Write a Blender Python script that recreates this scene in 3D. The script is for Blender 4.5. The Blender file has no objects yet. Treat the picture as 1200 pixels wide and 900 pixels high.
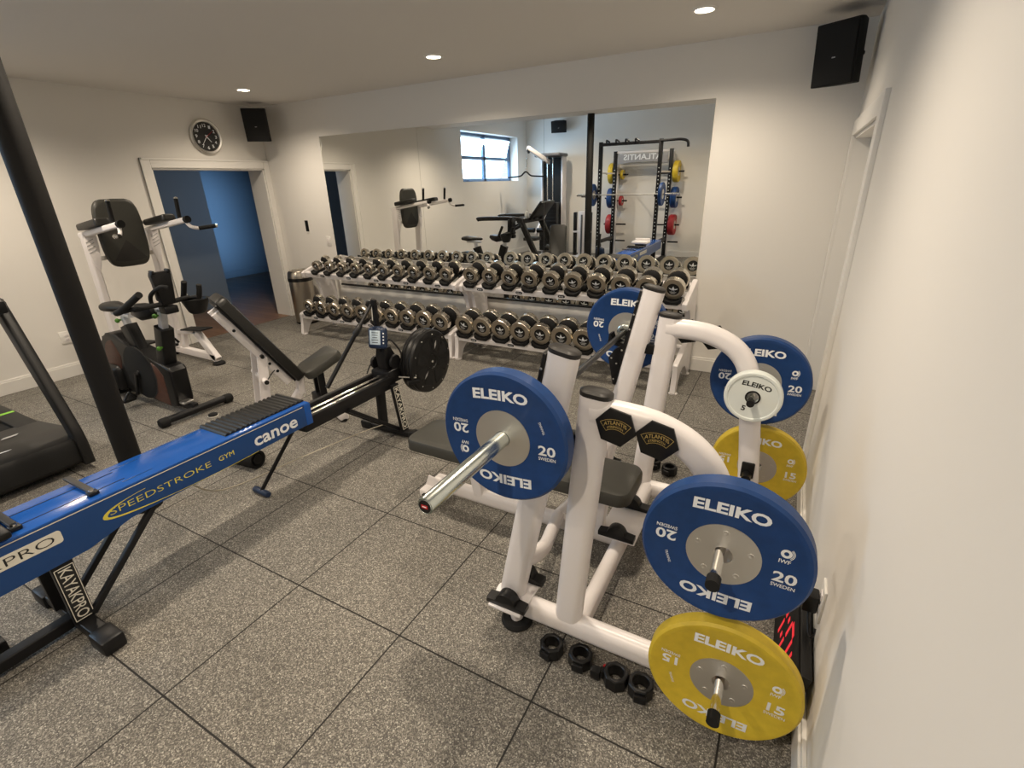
import bpy, bmesh, math, random
from mathutils import Vector, Matrix, Euler
random.seed(7)
S = bpy.context.scene
C = S.collection
PI = math.pi

# ------------------------------------------------------------------ camera
cam_d = bpy.data.cameras.new('camera')
cam = bpy.data.objects.new('camera', cam_d)
C.objects.link(cam)
S.camera = cam
cam_d.sensor_fit = 'HORIZONTAL'
cam_d.sensor_width = 36.0
cam_d.lens = 578.62 * 36.0 / 1200.0
cam_d.clip_start = 0.02
cam_d.clip_end = 200
_R = Vector((0.87754409, 0.47872261, -0.02722181))
_U = Vector((-0.15868111, 0.34351294, 0.92564527))
_F = Vector((-0.45247837, 0.80797495, -0.37741198))
_m = Matrix((_R, _U, -_F)).transposed().to_4x4()
_m.translation = Vector((0, 0, 1.7273))
cam.matrix_world = _m

# ------------------------------------------------------------------ view, world
S.view_settings.view_transform = 'Standard'
S.view_settings.look = 'None'
S.view_settings.gamma = 1.0
S.view_settings.use_curve_mapping = False
S.view_settings.exposure = 0.0
S.cycles.use_denoising = True
S.cycles.max_bounces = 8
S.cycles.diffuse_bounces = 5
S.cycles.glossy_bounces = 5
S.cycles.sample_clamp_indirect = 6.0
W = bpy.data.worlds.new('sky')
S.world = W
W.use_nodes = True
W.node_tree.nodes['Background'].inputs['Color'].default_value = (0.72, 0.86, 1.0, 1)
W.node_tree.nodes['Background'].inputs['Strength'].default_value = 2.6

LAMP_W = 118.0          # each downlight
LAMP_COL = (1.0, 0.85, 0.67)
DAY_COL = (0.50, 0.74, 1.0)

def area_light(name, loc, target, sx, sy, power, color, spread=180):
    d = bpy.data.lights.new(name, 'AREA')
    d.shape = 'RECTANGLE'; d.size = sx; d.size_y = sy
    d.energy = power; d.color = color; d.spread = math.radians(spread)
    o = bpy.data.objects.new(name, d)
    C.objects.link(o)
    o.location = loc
    o.rotation_euler = (Vector(target) - Vector(loc)).to_track_quat('-Z', 'Y').to_euler()
    return o
area_light('window_daylight', (-6.62, -1.12, 2.25), (-3.0, -0.9, 0.9), 2.1, 0.85, 70, DAY_COL)
area_light('assumed_hall_light', (-8.30, 4.55, 1.40), (-10.4, 6.42, 1.15), 0.22, 1.9, 7.0, (0.32, 0.60, 1.0), 30)  # added lamp for the blue streak; assumed daylight, no hall window is built
area_light('hall_fill', (-6.95, 7.2, 1.7), (-7.9, 3.6, 1.2), 0.7, 1.2, 8.5, (0.58, 0.76, 1.0), 70)  # added bluish fill to lift the near hall wall; no skylight there

# ------------------------------------------------------------------ materials
MATS = {}
def mat(name, col, rough=0.5, metal=0.0, spec=0.5, bump=None, noise=None, emit=None, coat=0.0):
    m = bpy.data.materials.new(name)
    m.use_nodes = True
    nt = m.node_tree
    b = nt.nodes['Principled BSDF']
    b.inputs['Base Color'].default_value = (*col, 1)
    b.inputs['Roughness'].default_value = rough
    b.inputs['Metallic'].default_value = metal
    b.inputs['Specular IOR Level'].default_value = spec
    b.inputs['Coat Weight'].default_value = coat
    if emit:
        b.inputs['Emission Color'].default_value = (*emit[0], 1)
        b.inputs['Emission Strength'].default_value = emit[1]
    if bump or noise:
        tc = nt.nodes.new('ShaderNodeTexCoord')
    if noise:      # (scale, amount)
        n = nt.nodes.new('ShaderNodeTexNoise'); n.inputs['Scale'].default_value = noise[0]
        n.inputs['Detail'].default_value = 4
        r = nt.nodes.new('ShaderNodeValToRGB')
        a = noise[1]
        r.color_ramp.elements[0].position = 0.3; r.color_ramp.elements[1].position = 0.7
        r.color_ramp.elements[0].color = (*[c * (1 - a) for c in col], 1)
        r.color_ramp.elements[1].color = (*[min(1, c * (1 + a)) for c in col], 1)
        nt.links.new(tc.outputs['Object'], n.inputs['Vector'])
        nt.links.new(n.outputs['Fac'], r.inputs['Fac'])
        nt.links.new(r.outputs['Color'], b.inputs['Base Color'])
    if bump:       # (scale, strength, distance)
        n2 = nt.nodes.new('ShaderNodeTexNoise'); n2.inputs['Scale'].default_value = bump[0]
        n2.inputs['Detail'].default_value = 3
        bp = nt.nodes.new('ShaderNodeBump'); bp.inputs['Strength'].default_value = bump[1]
        bp.inputs['Distance'].default_value = bump[2]
        nt.links.new(tc.outputs['Object'], n2.inputs['Vector'])
        nt.links.new(n2.outputs['Fac'], bp.inputs['Height'])
        nt.links.new(bp.outputs['Normal'], b.inputs['Normal'])
    MATS[name] = m
    return m

wall_paint = mat('wall paint', (0.78, 0.755, 0.71), 0.85, spec=0.25, bump=(160, 0.08, 0.001))
ceil_paint = mat('ceiling paint', (0.74, 0.715, 0.68), 0.9, spec=0.2, bump=(120, 0.08, 0.001))
trim_paint = mat('trim paint', (0.80, 0.78, 0.74), 0.45, spec=0.4)
hall_paint = mat('hall paint', (0.20, 0.235, 0.27), 0.8, spec=0.25, bump=(120, 0.06, 0.001))
white_metal = mat('white powder coat', (0.80, 0.76, 0.75), 0.32, spec=0.5, bump=(400, 0.03, 0.0004))
black_metal = mat('black powder coat', (0.007, 0.007, 0.008), 0.42, spec=0.35, bump=(350, 0.05, 0.0004))
black_plastic = mat('black plastic', (0.007, 0.007, 0.0075), 0.36, spec=0.35)
black_matte = mat('matte black', (0.010, 0.010, 0.010), 0.75, spec=0.3)
black_rubber = mat('black rubber', (0.010, 0.010, 0.010), 0.75, spec=0.3, bump=(220, 0.2, 0.001))
grey_plastic = mat('grey plastic', (0.10, 0.10, 0.11), 0.45)
dark_grey = mat('charcoal plastic', (0.020, 0.018, 0.016), 0.45, spec=0.4, bump=(300, 0.08, 0.0005))
vinyl = mat('grey vinyl', (0.040, 0.039, 0.033), 0.45, spec=0.4, bump=(260, 0.12, 0.0006))
vinyl_dark = mat('dark vinyl', (0.013, 0.0125, 0.011), 0.40, spec=0.4, bump=(260, 0.12, 0.0006))
chrome = mat('chrome', (0.78, 0.76, 0.72), 0.10, 1.0)
steel = mat('brushed steel', (0.74, 0.72, 0.68), 0.40, 1.0, bump=(90, 0.03, 0.0005))
zinc = mat('zinc sleeve', (0.66, 0.70, 0.66), 0.22, 1.0)
bin_steel = mat('bin steel', (0.46, 0.42, 0.36), 0.28, 1.0)
bar_steel = mat('black oxide bar', (0.05, 0.05, 0.05), 0.38, 0.8)
db_steel = mat('dumbbell steel', (0.74, 0.69, 0.60), 0.20, 1.0)
db_face = mat('dumbbell face', (0.44, 0.385, 0.31), 0.46, 1.0)  # darker than the ring: the floor's reflection is put into this colour
silver = mat('silver paint', (0.60, 0.62, 0.66), 0.35, 0.4)
plate_blue = mat('blue plate urethane', (0.010, 0.046, 0.165), 0.46, spec=0.35, noise=(30, 0.10))
plate_yellow = mat('yellow plate urethane', (0.62, 0.45, 0.030), 0.5, noise=(30, 0.08))
plate_red = mat('red plate urethane', (0.36, 0.02, 0.025), 0.5)
plate_white = mat('white plate urethane', (0.74, 0.78, 0.74), 0.45)
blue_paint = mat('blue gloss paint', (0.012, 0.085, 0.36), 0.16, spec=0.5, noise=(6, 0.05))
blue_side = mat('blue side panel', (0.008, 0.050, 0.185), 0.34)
navy = mat('navy casing', (0.010, 0.024, 0.062), 0.4)
white_ink = mat('white print', (0.80, 0.82, 0.84), 0.5)
black_ink = mat('black print', (0.012, 0.012, 0.012), 0.5)
grey_ink = mat('grey print', (0.42, 0.41, 0.40), 0.4)
yellow_ink = mat('yellow print', (0.72, 0.62, 0.08), 0.5)
gold_ink = mat('gold print', (0.62, 0.46, 0.16), 0.4, 0.5)
cream_label = mat('cream label', (0.72, 0.69, 0.60), 0.5)
brown_panel = mat('brown panel', (0.075, 0.026, 0.016), 0.4, noise=(40, 0.25))
green_knob = mat('green knob', (0.06, 0.19, 0.015), 0.4)
green_line = mat('green stripe', (0.25, 0.60, 0.04), 0.4)
red_led = mat('red display', (0.5, 0.01, 0.015), 0.4, emit=((1.0, 0.03, 0.05), 0.6))
lcd = mat('lcd screen', (0.45, 0.52, 0.55), 0.2, emit=((0.55, 0.72, 0.85), 0.12))
red_plastic = mat('red knob', (0.5, 0.01, 0.015), 0.4)
lamp_glow = mat('lamp lens', (1, 0.95, 0.85), 0.5, emit=((1.0, 0.87, 0.66), 14.0))
mirror_m = mat('mirror', (0.90, 0.91, 0.89), 0.0, 1.0)
hazy_frame_m = mat('hazy window frame', (0.09, 0.15, 0.25), 0.4)  # blue haze over the dark frame is put into its colour
dial_black = mat('dial', (0.02, 0.02, 0.02), 0.35)
glass_plain = mat('bottle plastic', (0.55, 0.57, 0.58), 0.2)
cord_m = mat('cord', (0.55, 0.50, 0.40), 0.7)
post_black = mat('post black', (0.007, 0.0065, 0.006), 0.7, spec=0.3, bump=(120, 0.2, 0.001))

def glass_mat():
    m = bpy.data.materials.new('window glass'); m.use_nodes = True
    nt = m.node_tree; nt.nodes.clear()
    o = nt.nodes.new('ShaderNodeOutputMaterial')
    t = nt.nodes.new('ShaderNodeBsdfTransparent'); t.inputs['Color'].default_value = (0.93, 0.97, 1, 1)
    g = nt.nodes.new('ShaderNodeBsdfGlossy'); g.inputs['Roughness'].default_value = 0.02
    x = nt.nodes.new('ShaderNodeMixShader'); x.inputs['Fac'].default_value = 0.06
    nt.links.new(t.outputs[0], x.inputs[1]); nt.links.new(g.outputs[0], x.inputs[2])
    nt.links.new(x.outputs[0], o.inputs['Surface'])
    return m
glass_m = glass_mat()

TILE = 0.61
def floor_mat():
    m = bpy.data.materials.new('rubber tiles'); m.use_nodes = True
    nt = m.node_tree; N = nt.nodes; L = nt.links
    b = N['Principled BSDF']; b.inputs['Roughness'].default_value = 0.72
    b.inputs['Specular IOR Level'].default_value = 0.35
    geo = N.new('ShaderNodeNewGeometry')
    vo = N.new('ShaderNodeTexVoronoi'); vo.inputs['Scale'].default_value = 250
    L.new(geo.outputs['Position'], vo.inputs['Vector'])
    sep = N.new('ShaderNodeSeparateColor'); L.new(vo.outputs['Color'], sep.inputs['Color'])
    r = N.new('ShaderNodeValToRGB'); r.color_ramp.interpolation = 'CONSTANT'
    e = r.color_ramp.elements
    e[0].position = 0; e[0].color = (0.094, 0.088, 0.078, 1)
    e[1].position = 0.34; e[1].color = (0.150, 0.139, 0.121, 1)
    for p, c in ((0.58, (0.215, 0.200, 0.174, 1)), (0.82, (0.31, 0.292, 0.255, 1)), (0.95, (0.45, 0.43, 0.375, 1))):
        k = e.new(p); k.color = c
    L.new(sep.outputs[0], r.inputs['Fac'])
    # slow wear variation
    nz = N.new('ShaderNodeTexNoise'); nz.inputs['Scale'].default_value = 1.6; nz.inputs['Detail'].default_value = 5
    L.new(geo.outputs['Position'], nz.inputs['Vector'])
    mr = N.new('ShaderNodeMapRange'); mr.inputs[1].default_value = 0.3; mr.inputs[2].default_value = 0.7
    mr.inputs[3].default_value = 0.88; mr.inputs[4].default_value = 1.10
    L.new(nz.outputs['Fac'], mr.inputs[0])
    mul = N.new('ShaderNodeMix'); mul.data_type = 'RGBA'; mul.blend_type = 'MULTIPLY'; mul.inputs[0].default_value = 1
    L.new(r.outputs['Color'], mul.inputs[6])
    cmb = N.new('ShaderNodeCombineColor')
    for i in range(3): L.new(mr.outputs[0], cmb.inputs[i])
    L.new(cmb.outputs[0], mul.inputs[7])
    # joints
    sx = N.new('ShaderNodeSeparateXYZ'); L.new(geo.outputs['Position'], sx.inputs[0])
    masks = []
    for axis, off in ((0, -0.61 * 2.9204), (1, 0.61 * 1.76)):
        a = N.new('ShaderNodeMath'); a.operation = 'SUBTRACT'; a.inputs[1].default_value = off
        L.new(sx.outputs[axis], a.inputs[0])
        d = N.new('ShaderNodeMath'); d.operation = 'PINGPONG'; d.inputs[1].default_value = TILE / 2
        # distance to nearest joint
        L.new(a.outputs[0], d.inputs[0])
        masks.append(d)
    # pingpong over half a tile: 0 at joints and at TILE multiples
    mn = N.new('ShaderNodeMath'); mn.operation = 'MINIMUM'
    L.new(masks[0].outputs[0], mn.inputs[0]); L.new(masks[1].outputs[0], mn.inputs[1])
    lt = N.new('ShaderNodeMapRange'); lt.inputs[1].default_value = 0.0024; lt.inputs[2].default_value = 0.0042
    L.new(mn.outputs[0], lt.inputs[0])
    mix = N.new('ShaderNodeMix'); mix.data_type = 'RGBA'
    mix.inputs[6].default_value = (0.012, 0.011, 0.010, 1)
    L.new(lt.outputs[0], mix.inputs[0]); L.new(mul.outputs[2], mix.inputs[7])
    L.new(mix.outputs[2], b.inputs['Base Color'])
    bu = N.new('ShaderNodeBump'); bu.inputs['Strength'].default_value = 0.25; bu.inputs['Distance'].default_value = 0.001
    L.new(sep.outputs[1], bu.inputs['Height']); L.new(bu.outputs['Normal'], b.inputs['Normal'])
    return m
floor_m = floor_mat()

def wood_mat():
    m = bpy.data.materials.new('hall oak'); m.use_nodes = True
    nt = m.node_tree; N = nt.nodes; L = nt.links
    b = N['Principled BSDF']; b.inputs['Roughness'].default_value = 0.42
    geo = N.new('ShaderNodeNewGeometry')
    mp = N.new('ShaderNodeMapping'); mp.inputs['Scale'].default_value = (1, 1, 1)
    L.new(geo.outputs['Position'], mp.inputs['Vector'])
    br = N.new('ShaderNodeTexBrick'); br.inputs['Scale'].default_value = 1.0
    br.inputs['Brick Width'].default_value = 1.4; br.inputs['Row Height'].default_value = 0.13
    br.inputs['Mortar Size'].default_value = 0.003
    br.inputs['Color1'].default_value = (0.24, 0.135, 0.075, 1); br.inputs['Color2'].default_value = (0.18, 0.10, 0.055, 1)
    br.inputs['Mortar'].default_value = (0.04, 0.025, 0.015, 1)
    L.new(mp.outputs[0], br.inputs['Vector']); L.new(br.outputs['Color'], b.inputs['Base Color'])
    return m
wood_m = wood_mat()

def brick_mat():
    m = bpy.data.materials.new('outdoor brick'); m.use_nodes = True
    nt = m.node_tree; N = nt.nodes; L = nt.links
    b = N['Principled BSDF']; b.inputs['Roughness'].default_value = 0.9
    tc = N.new('ShaderNodeTexCoord')
    br = N.new('ShaderNodeTexBrick'); br.inputs['Scale'].default_value = 1.0
    br.inputs['Brick Width'].default_value = 0.22; br.inputs['Row Height'].default_value = 0.075
    br.inputs['Mortar Size'].default_value = 0.006
    br.inputs['Color1'].default_value = (0.62, 0.60, 0.56, 1); br.inputs['Color2'].default_value = (0.80, 0.78, 0.74, 1)
    br.inputs['Mortar'].default_value = (0.45, 0.44, 0.42, 1)
    sw = N.new('ShaderNodeSeparateXYZ'); cb = N.new('ShaderNodeCombineXYZ')
    L.new(tc.outputs['Object'], sw.inputs[0])
    L.new(sw.outputs[1], cb.inputs[0]); L.new(sw.outputs[2], cb.inputs[1])
    L.new(cb.outputs[0], br.inputs['Vector']); L.new(br.outputs['Color'], b.inputs['Base Color'])
    return m
brick_m = brick_mat()

# ------------------------------------------------------------------ mesh builder
_text_cache = {}
def text_geo(s, bold):
    k = (s, bold)
    if k not in _text_cache:
        cu = bpy.data.curves.new('lettering', 'FONT')
        cu.body = s; cu.size = 1.0; cu.offset = bold; cu.resolution_u = 3
        ob = bpy.data.objects.new('lettering', cu)
        me = bpy.data.meshes.new_from_object(ob)
        vs = [(v.co.x, v.co.y) for v in me.vertices]
        fs = [tuple(p.vertices) for p in me.polygons]
        bpy.data.objects.remove(ob); bpy.data.curves.remove(cu); bpy.data.meshes.remove(me)
        x0 = min(v[0] for v in vs); x1 = max(v[0] for v in vs)
        y0 = min(v[1] for v in vs); y1 = max(v[1] for v in vs)
        vs = [((x - (x0 + x1) / 2) / (x1 - x0), (y - (y0 + y1) / 2) / (y1 - y0)) for x, y in vs]
        _text_cache[k] = (vs, fs)
    return _text_cache[k]

def V(*a):
    return Vector(a[0]) if len(a) == 1 else Vector(a)

def smooth_path(pts, n=6, closed=False):
    P = [Vector(p) for p in pts]
    out = []
    k = len(P)
    rng = range(k) if closed else range(k - 1)
    for i in rng:
        p1, p2 = P[i], P[(i + 1) % k]
        p0 = P[i - 1] if (i > 0 or closed) else p1
        p3 = P[(i + 2) % k] if (i + 2 < k or closed) else p2
        for j in range(n):
            t = j / n
            out.append(0.5 * ((2 * p1) + (p2 - p0) * t + (2 * p0 - 5 * p1 + 4 * p2 - p3) * t * t + (3 * p1 - p0 - 3 * p2 + p3) * t ** 3))
    if not closed: out.append(P[-1])
    return out

def stadium(w, h, n=8):
    """racetrack outline, w wide, h high (w >= h)"""
    r = h / 2; d = w / 2 - r
    out = []
    for i in range(n + 1):
        a = -PI / 2 + PI * i / n
        out.append((d + r * math.cos(a), r * math.sin(a)))
    for i in range(n + 1):
        a = PI / 2 + PI * i / n
        out.append((-d + r * math.cos(a), r * math.sin(a)))
    return out

def rrect(w, h, r, n=4):
    out = []
    for cx, cy, a0 in ((w / 2 - r, h / 2 - r, 0), (-w / 2 + r, h / 2 - r, PI / 2), (-w / 2 + r, -h / 2 + r, PI), (w / 2 - r, -h / 2 + r, 1.5 * PI)):
        for i in range(n + 1):
            a = a0 + PI / 2 * i / n
            out.append((cx + r * math.cos(a), cy + r * math.sin(a)))
    return out

class MB:
    def __init__(s, m):
        s.bm = bmesh.new(); s.mats = [m]; s.cur = 0
    def use(s, m):
        if m not in s.mats: s.mats.append(m)
        s.cur = s.mats.index(m)
        return s
    def _v(s, ps):
        return [s.bm.verts.new(p) for p in ps]
    def _f(s, vs):
        try:
            f = s.bm.faces.new(vs); f.material_index = s.cur; return f
        except ValueError:
            return None
    def loft(s, rings, cap=True, closed=False):
        R = [s._v(r) for r in rings]
        n = len(R[0])
        m = len(R)
        for i in range(m if closed else m - 1):
            a, b = R[i], R[(i + 1) % m]
            for j in range(n):
                s._f((a[j], a[(j + 1) % n], b[(j + 1) % n], b[j]))
        if cap and not closed:
            s._f(R[0][::-1]); s._f(R[-1])
        return s
    def sweep(s, pts, prof, ref=(0, 0, 1), cap=True, closed=False, scale=None):
        """profile (a along ref-side, b along tangent x side) swept along pts; 'ref' stays the profile's a axis (projected)"""
        P = [Vector(p) for p in pts]; ref = Vector(ref).normalized()
        rings = []
        for i, p in enumerate(P):
            if closed:
                t = P[(i + 1) % len(P)] - P[i - 1]
            else:
                t = P[min(i + 1, len(P) - 1)] - P[max(i - 1, 0)]
            t.normalize()
            a = ref - t * ref.dot(t)
            if a.length < 1e-4: a = t.orthogonal()
            a.normalize(); b = t.cross(a)
            k = 1 if scale is None else scale[i]
            rings.append([p + a * x * k + b * y * k for x, y in prof])
        return s.loft(rings, cap, closed)
    def tube(s, pts, r, n=10, cap=True, closed=False, ref=None):
        P = [Vector(p) for p in pts]
        if ref is None:
            d = (P[-1] - P[0]) if not closed else (P[1] - P[0])
            ref = d.orthogonal()
            # a ref roughly normal to the path plane
            if len(P) > 2:
                nn = (P[1] - P[0]).cross(P[-1] - P[len(P) // 2])
                if nn.length > 1e-5: ref = nn
        prof = [(math.cos(2 * PI * i / n), math.sin(2 * PI * i / n)) for i in range(n)]
        rr = r if isinstance(r, (list, tuple)) else [r] * len(P)
        return s.sweep(P, prof, ref, cap, closed, rr)
    def cyl(s, p0, p1, r, r2=None, n=24):
        return s.tube([p0, p1], [r, r if r2 is None else r2], n)
    def lathe(s, prof, o, axis, n=48, up=None):
        """prof [(radius, height along axis)]; radius 0 closes"""
        o = Vector(o); ax = Vector(axis).normalized()
        u = (Vector(up) if up else ax.orthogonal()).normalized(); w = ax.cross(u)
        rings = []
        for r, h in prof:
            if r < 1e-6: rings.append([s.bm.verts.new(o + ax * h)])
            else: rings.append(s._v([o + ax * h + (u * math.cos(2 * PI * i / n) + w * math.sin(2 * PI * i / n)) * r for i in range(n)]))
        for a, b in zip(rings[:-1], rings[1:]):
            for i in range(n):
                j = (i + 1) % n
                if len(a) == 1 and len(b) == 1: continue
                if len(a) == 1: s._f((a[0], b[j], b[i]))
                elif len(b) == 1: s._f((a[i], a[j], b[0]))
                else: s._f((a[i], a[j], b[j], b[i]))
        return s
    def box(s, c, size, rot=None, bevel=0.0, seg=2):
        c = Vector(c); hx, hy, hz = size[0] / 2, size[1] / 2, size[2] / 2
        M = Matrix.Identity(3)
        if rot is not None:
            M = Euler(rot).to_matrix() if not isinstance(rot, Matrix) else rot
        vs = s._v([c + M @ Vector((x * hx, y * hy, z * hz)) for x in (-1, 1) for y in (-1, 1) for z in (-1, 1)])
        idx = ((0, 1, 3, 2), (4, 6, 7, 5), (0, 4, 5, 1), (2, 3, 7, 6), (0, 2, 6, 4), (1, 5, 7, 3))
        fs = [s._f([vs[i] for i in q]) for q in idx]
        if bevel > 0:
            es = set(e for f in fs for e in f.edges)
            r = bmesh.ops.bevel(s.bm, geom=list(es), offset=bevel, segments=seg, affect='EDGES', profile=0.5, clamp_overlap=True)
            for f in r['faces']: f.material_index = s.cur
        return s
    def bounds(s, x0, x1, y0, y1, z0, z1, bevel=0.0, seg=2):
        return s.box(((x0 + x1) / 2, (y0 + y1) / 2, (z0 + z1) / 2), (abs(x1 - x0), abs(y1 - y0), abs(z1 - z0)), None, bevel, seg)
    def bar(s, p0, p1, w, h, ref=(0, 0, 1), r=0.0):
        """rectangular bar; h along ref, w across"""
        prof = rrect(h, w, r) if r > 0 else [(h / 2, w / 2), (-h / 2, w / 2), (-h / 2, -w / 2), (h / 2, -w / 2)]
        return s.sweep([p0, p1], prof, ref)
    def prism(s, poly, o, u, v, depth, bevel=0.0, seg=2):
        """polygon in (u, v) at o, extruded along u x v by depth"""
        o, u, v = Vector(o), Vector(u).normalized(), Vector(v).normalized()
        w = u.cross(v)
        a = s._v([o + u * x + v * y for x, y in poly]); b = s._v([o + u * x + v * y + w * depth for x, y in poly])
        n = len(poly)
        fs = [s._f(a[::-1]), s._f(b)]
        for i in range(n): fs.append(s._f((a[i], a[(i + 1) % n], b[(i + 1) % n], b[i])))
        if bevel > 0:
            es = set(e for f in fs[:2] if f for e in f.edges)
            r = bmesh.ops.bevel(s.bm, geom=list(es), offset=bevel, segments=seg, affect='EDGES', profile=0.5, clamp_overlap=True)
            for f in r['faces']: f.material_index = s.cur
        return s
    def quad(s, a, b, c, d):
        s._f(s._v([a, b, c, d])); return s
    def text(s, t, o, u, v, w, h, m, bold=0.02, arc=0.0):
        """lettering filling w x h, centred at o, reading along u with v up; slightly proud of the surface"""
        old = s.cur; s.use(m)
        o, u, v = Vector(o), Vector(u).normalized(), Vector(v).normalized()
        n = u.cross(v)
        vs, fs = text_geo(t, bold)
        bv = []
        for x, y in vs:
            bv.append(s.bm.verts.new(o + u * x * w + v * (y * h - arc * (2 * x) ** 2) + n * 0.0008))
        for f in fs: s._f([bv[i] for i in f])
        s.cur = old
        return s
    def finish(s, name, parent=None, smooth=35):
        bmesh.ops.recalc_face_normals(s.bm, faces=s.bm.faces[:])
        me = bpy.data.meshes.new(name)
        s.bm.to_mesh(me); s.bm.free()
        for m in s.mats: me.materials.append(m)
        if smooth:
            me.shade_smooth(); me.set_sharp_from_angle(angle=math.radians(smooth))
        o = bpy.data.objects.new(name, me)
        C.objects.link(o)
        if parent is not None:
            o.parent = parent
        return o

def wmat(o):
    M = Matrix.LocRotScale(o.location, o.rotation_euler, o.scale)
    return (wmat(o.parent) @ M) if o.parent else M

def part(mb, name, parent, label=None, smooth=35):
    """mesh given in world coordinates, stored relative to its parent"""
    o = mb.finish(name, parent, smooth)
    o.data.transform(wmat(parent).inverted())
    if label: o['label'] = label
    return o

def tag(o, label, cat, group=None, kind=None):
    o['label'] = label; o['category'] = cat
    if group: o['group'] = group
    if kind: o['kind'] = kind
    return o
def thing(name, label, cat, loc, group=None, rotz=0):
    o = bpy.data.objects.new(name, None); C.objects.link(o)
    o.empty_display_size = 0.1
    o.location = loc; o.rotation_euler = (0, 0, rotz)
    return tag(o, label, cat, group)
def solo(mb, name, label, cat, loc=None, group=None, smooth=35):
    """a thing that is one mesh, given in world coordinates; origin moved to loc"""
    o = mb.finish(name, None, smooth)
    if loc is not None:
        o.data.transform(Matrix.Translation(-Vector(loc))); o.location = loc
    return tag(o, label, cat, group)
def struct(mb, name, label=None, smooth=0, parent=None):
    o = mb.finish(name, parent, smooth)
    if parent is None:
        o['kind'] = 'structure'
        o['category'] = name.split('_')[0]
        if label: o['label'] = label
    return o
def copy_tree(o, parent=None):
    c = o.copy(); C.objects.link(c); c.parent = parent
    for ch in list(o.children): copy_tree(ch, c)
    return c

X1, Y1, Z1 = V(1, 0, 0), V(0, 1, 0), V(0, 0, 1)

# ================================================================== room
XL, XR, YB, YF = -6.30, 0.28, 4.765, -2.85
ZC, ZR, YS = 2.71, 3.30, 0.95         # low ceiling, rear ceiling, step
TH = 0.30
b = MB(floor_m); b.bounds(XL - 0.04, XR + 0.6, YF - 0.2, YB + 0.2, -0.12, 0)
struct(b, 'floor', 'speckled grey rubber tile gym floor with dark joints')
b = MB(ceil_paint); b.bounds(XL - TH, XR + TH, YS, YB + 0.2, ZC, ZC + 0.15)
b.bounds(XL - TH, XR + TH, YF - 0.2, YS + 0.10, ZR, ZR + 0.12)
b.bounds(XL - TH, XR + TH, YS, YS + 0.12, ZC + 0.02, ZR + 0.02)
struct(b, 'ceiling', 'plain painted ceiling with a raised rear half')
# left wall with hallway opening and window opening
DY0, DY1, DZ = 3.29, 4.685, 1.985      # hall opening
WY0, WY1, WZ0, WZ1 = -2.36, 0.11, 1.77, 2.75
b = MB(wall_paint)
for y0, y1, z0, z1 in ((DY1, YB + 0.2, 0, ZR), (DY0, DY1, DZ, ZR), (WY1, DY0, 0, ZR), (WY0, WY1, 0, WZ0), (WY0, WY1, WZ1, ZR), (YF - 0.2, WY0, 0, ZR)):
    b.bounds(XL - TH, XL, y0, y1, z0, z1)
struct(b, 'wall_left', 'warm white wall with the hallway opening and clock')
b = MB(wall_paint); b.bounds(XL, XR, YB, YB + 0.2, 0, ZC + 0.1)
struct(b, 'wall_back', 'warm white wall carrying the mirror')
RY0, RY1, RZ = 3.17, 4.70, 1.975
b = MB(wall_paint)
for y0, y1, z0, z1 in ((YF - 0.2, RY0, 0, ZR), (RY0, RY1, RZ, ZR), (RY1, YB + 0.2, 0, ZR)):
    b.bounds(XR, XR + 0.16, y0, y1, z0, z1)
struct(b, 'wall_right', 'warm white wall close beside the camera')
b = MB(wall_paint); b.bounds(XL - TH, XR + 0.16, YF - 0.2, YF, 0, ZR)
struct(b, 'wall_front', 'warm white rear wall seen in the mirror')
# door beyond right wall: dark closed room with a door leaf
b = MB(trim_paint)
b.bounds(XR - 0.022, XR + 0.001, RY0 - 0.13, RY0, 0, RZ + 0.10, 0.004)
b.bounds(XR - 0.022, XR + 0.001, RY1, RY1 + 0.06, 0, RZ + 0.10, 0.004)
b.bounds(XR - 0.022, XR + 0.001, RY0, RY1, RZ, RZ + 0.10, 0.004)
b.bounds(XR, XR + 0.16, RY1 - 0.018, RY1 + 0.002, 0, RZ)
b.bounds(XR, XR + 0.16, RY0 - 0.002, RY0 + 0.018, 0, RZ)
b.bounds(XR, XR + 0.16, RY0, RY1, RZ - 0.018, RZ + 0.002)
d2 = struct(b, 'door_2', 'white cased doorway in the wall by the far speaker')
b = MB(trim_paint); b.bounds(XR + 0.11, XR + 0.155, RY0 + 0.02, RY1 - 0.02, 0.01, RZ - 0.02, 0.003)
for z0, z1 in ((0.2, 0.95), (1.1, 1.85)):
    b.bounds(XR + 0.104, XR + 0.112, RY0 + 0.2, RY1 - 0.2, z0, z1, 0.006)
part(b, 'door_leaf', d2)
# hallway opening casing
b = MB(trim_paint)
CW = 0.10
b.bounds(XL - 0.001, XL + 0.02, DY0 - CW, DY0, 0, DZ + CW, 0.004)
b.bounds(XL - 0.001, XL + 0.02, DY1, YB - 0.002, 0, DZ + CW, 0.004)
b.bounds(XL - 0.001, XL + 0.02, DY0, DY1, DZ, DZ + CW, 0.004)
b.bounds(XL - 0.001, XL + 0.028, DY0 - CW, DY0 - CW + 0.02, 0, DZ + CW, 0.003)
b.bounds(XL - 0.001, XL + 0.028, DY0 - CW, YB - 0.002, DZ + CW - 0.02, DZ + CW, 0.003)
b.bounds(XL - TH, XL, DY1 - 0.016, DY1 + 0.002, 0, DZ)
b.bounds(XL - TH, XL, DY0 - 0.002, DY0 + 0.016, 0, DZ)
b.bounds(XL - TH, XL, DY0, DY1, DZ - 0.016, DZ + 0.002)
struct(b, 'door_1', 'white cased opening to the dark hallway')
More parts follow.
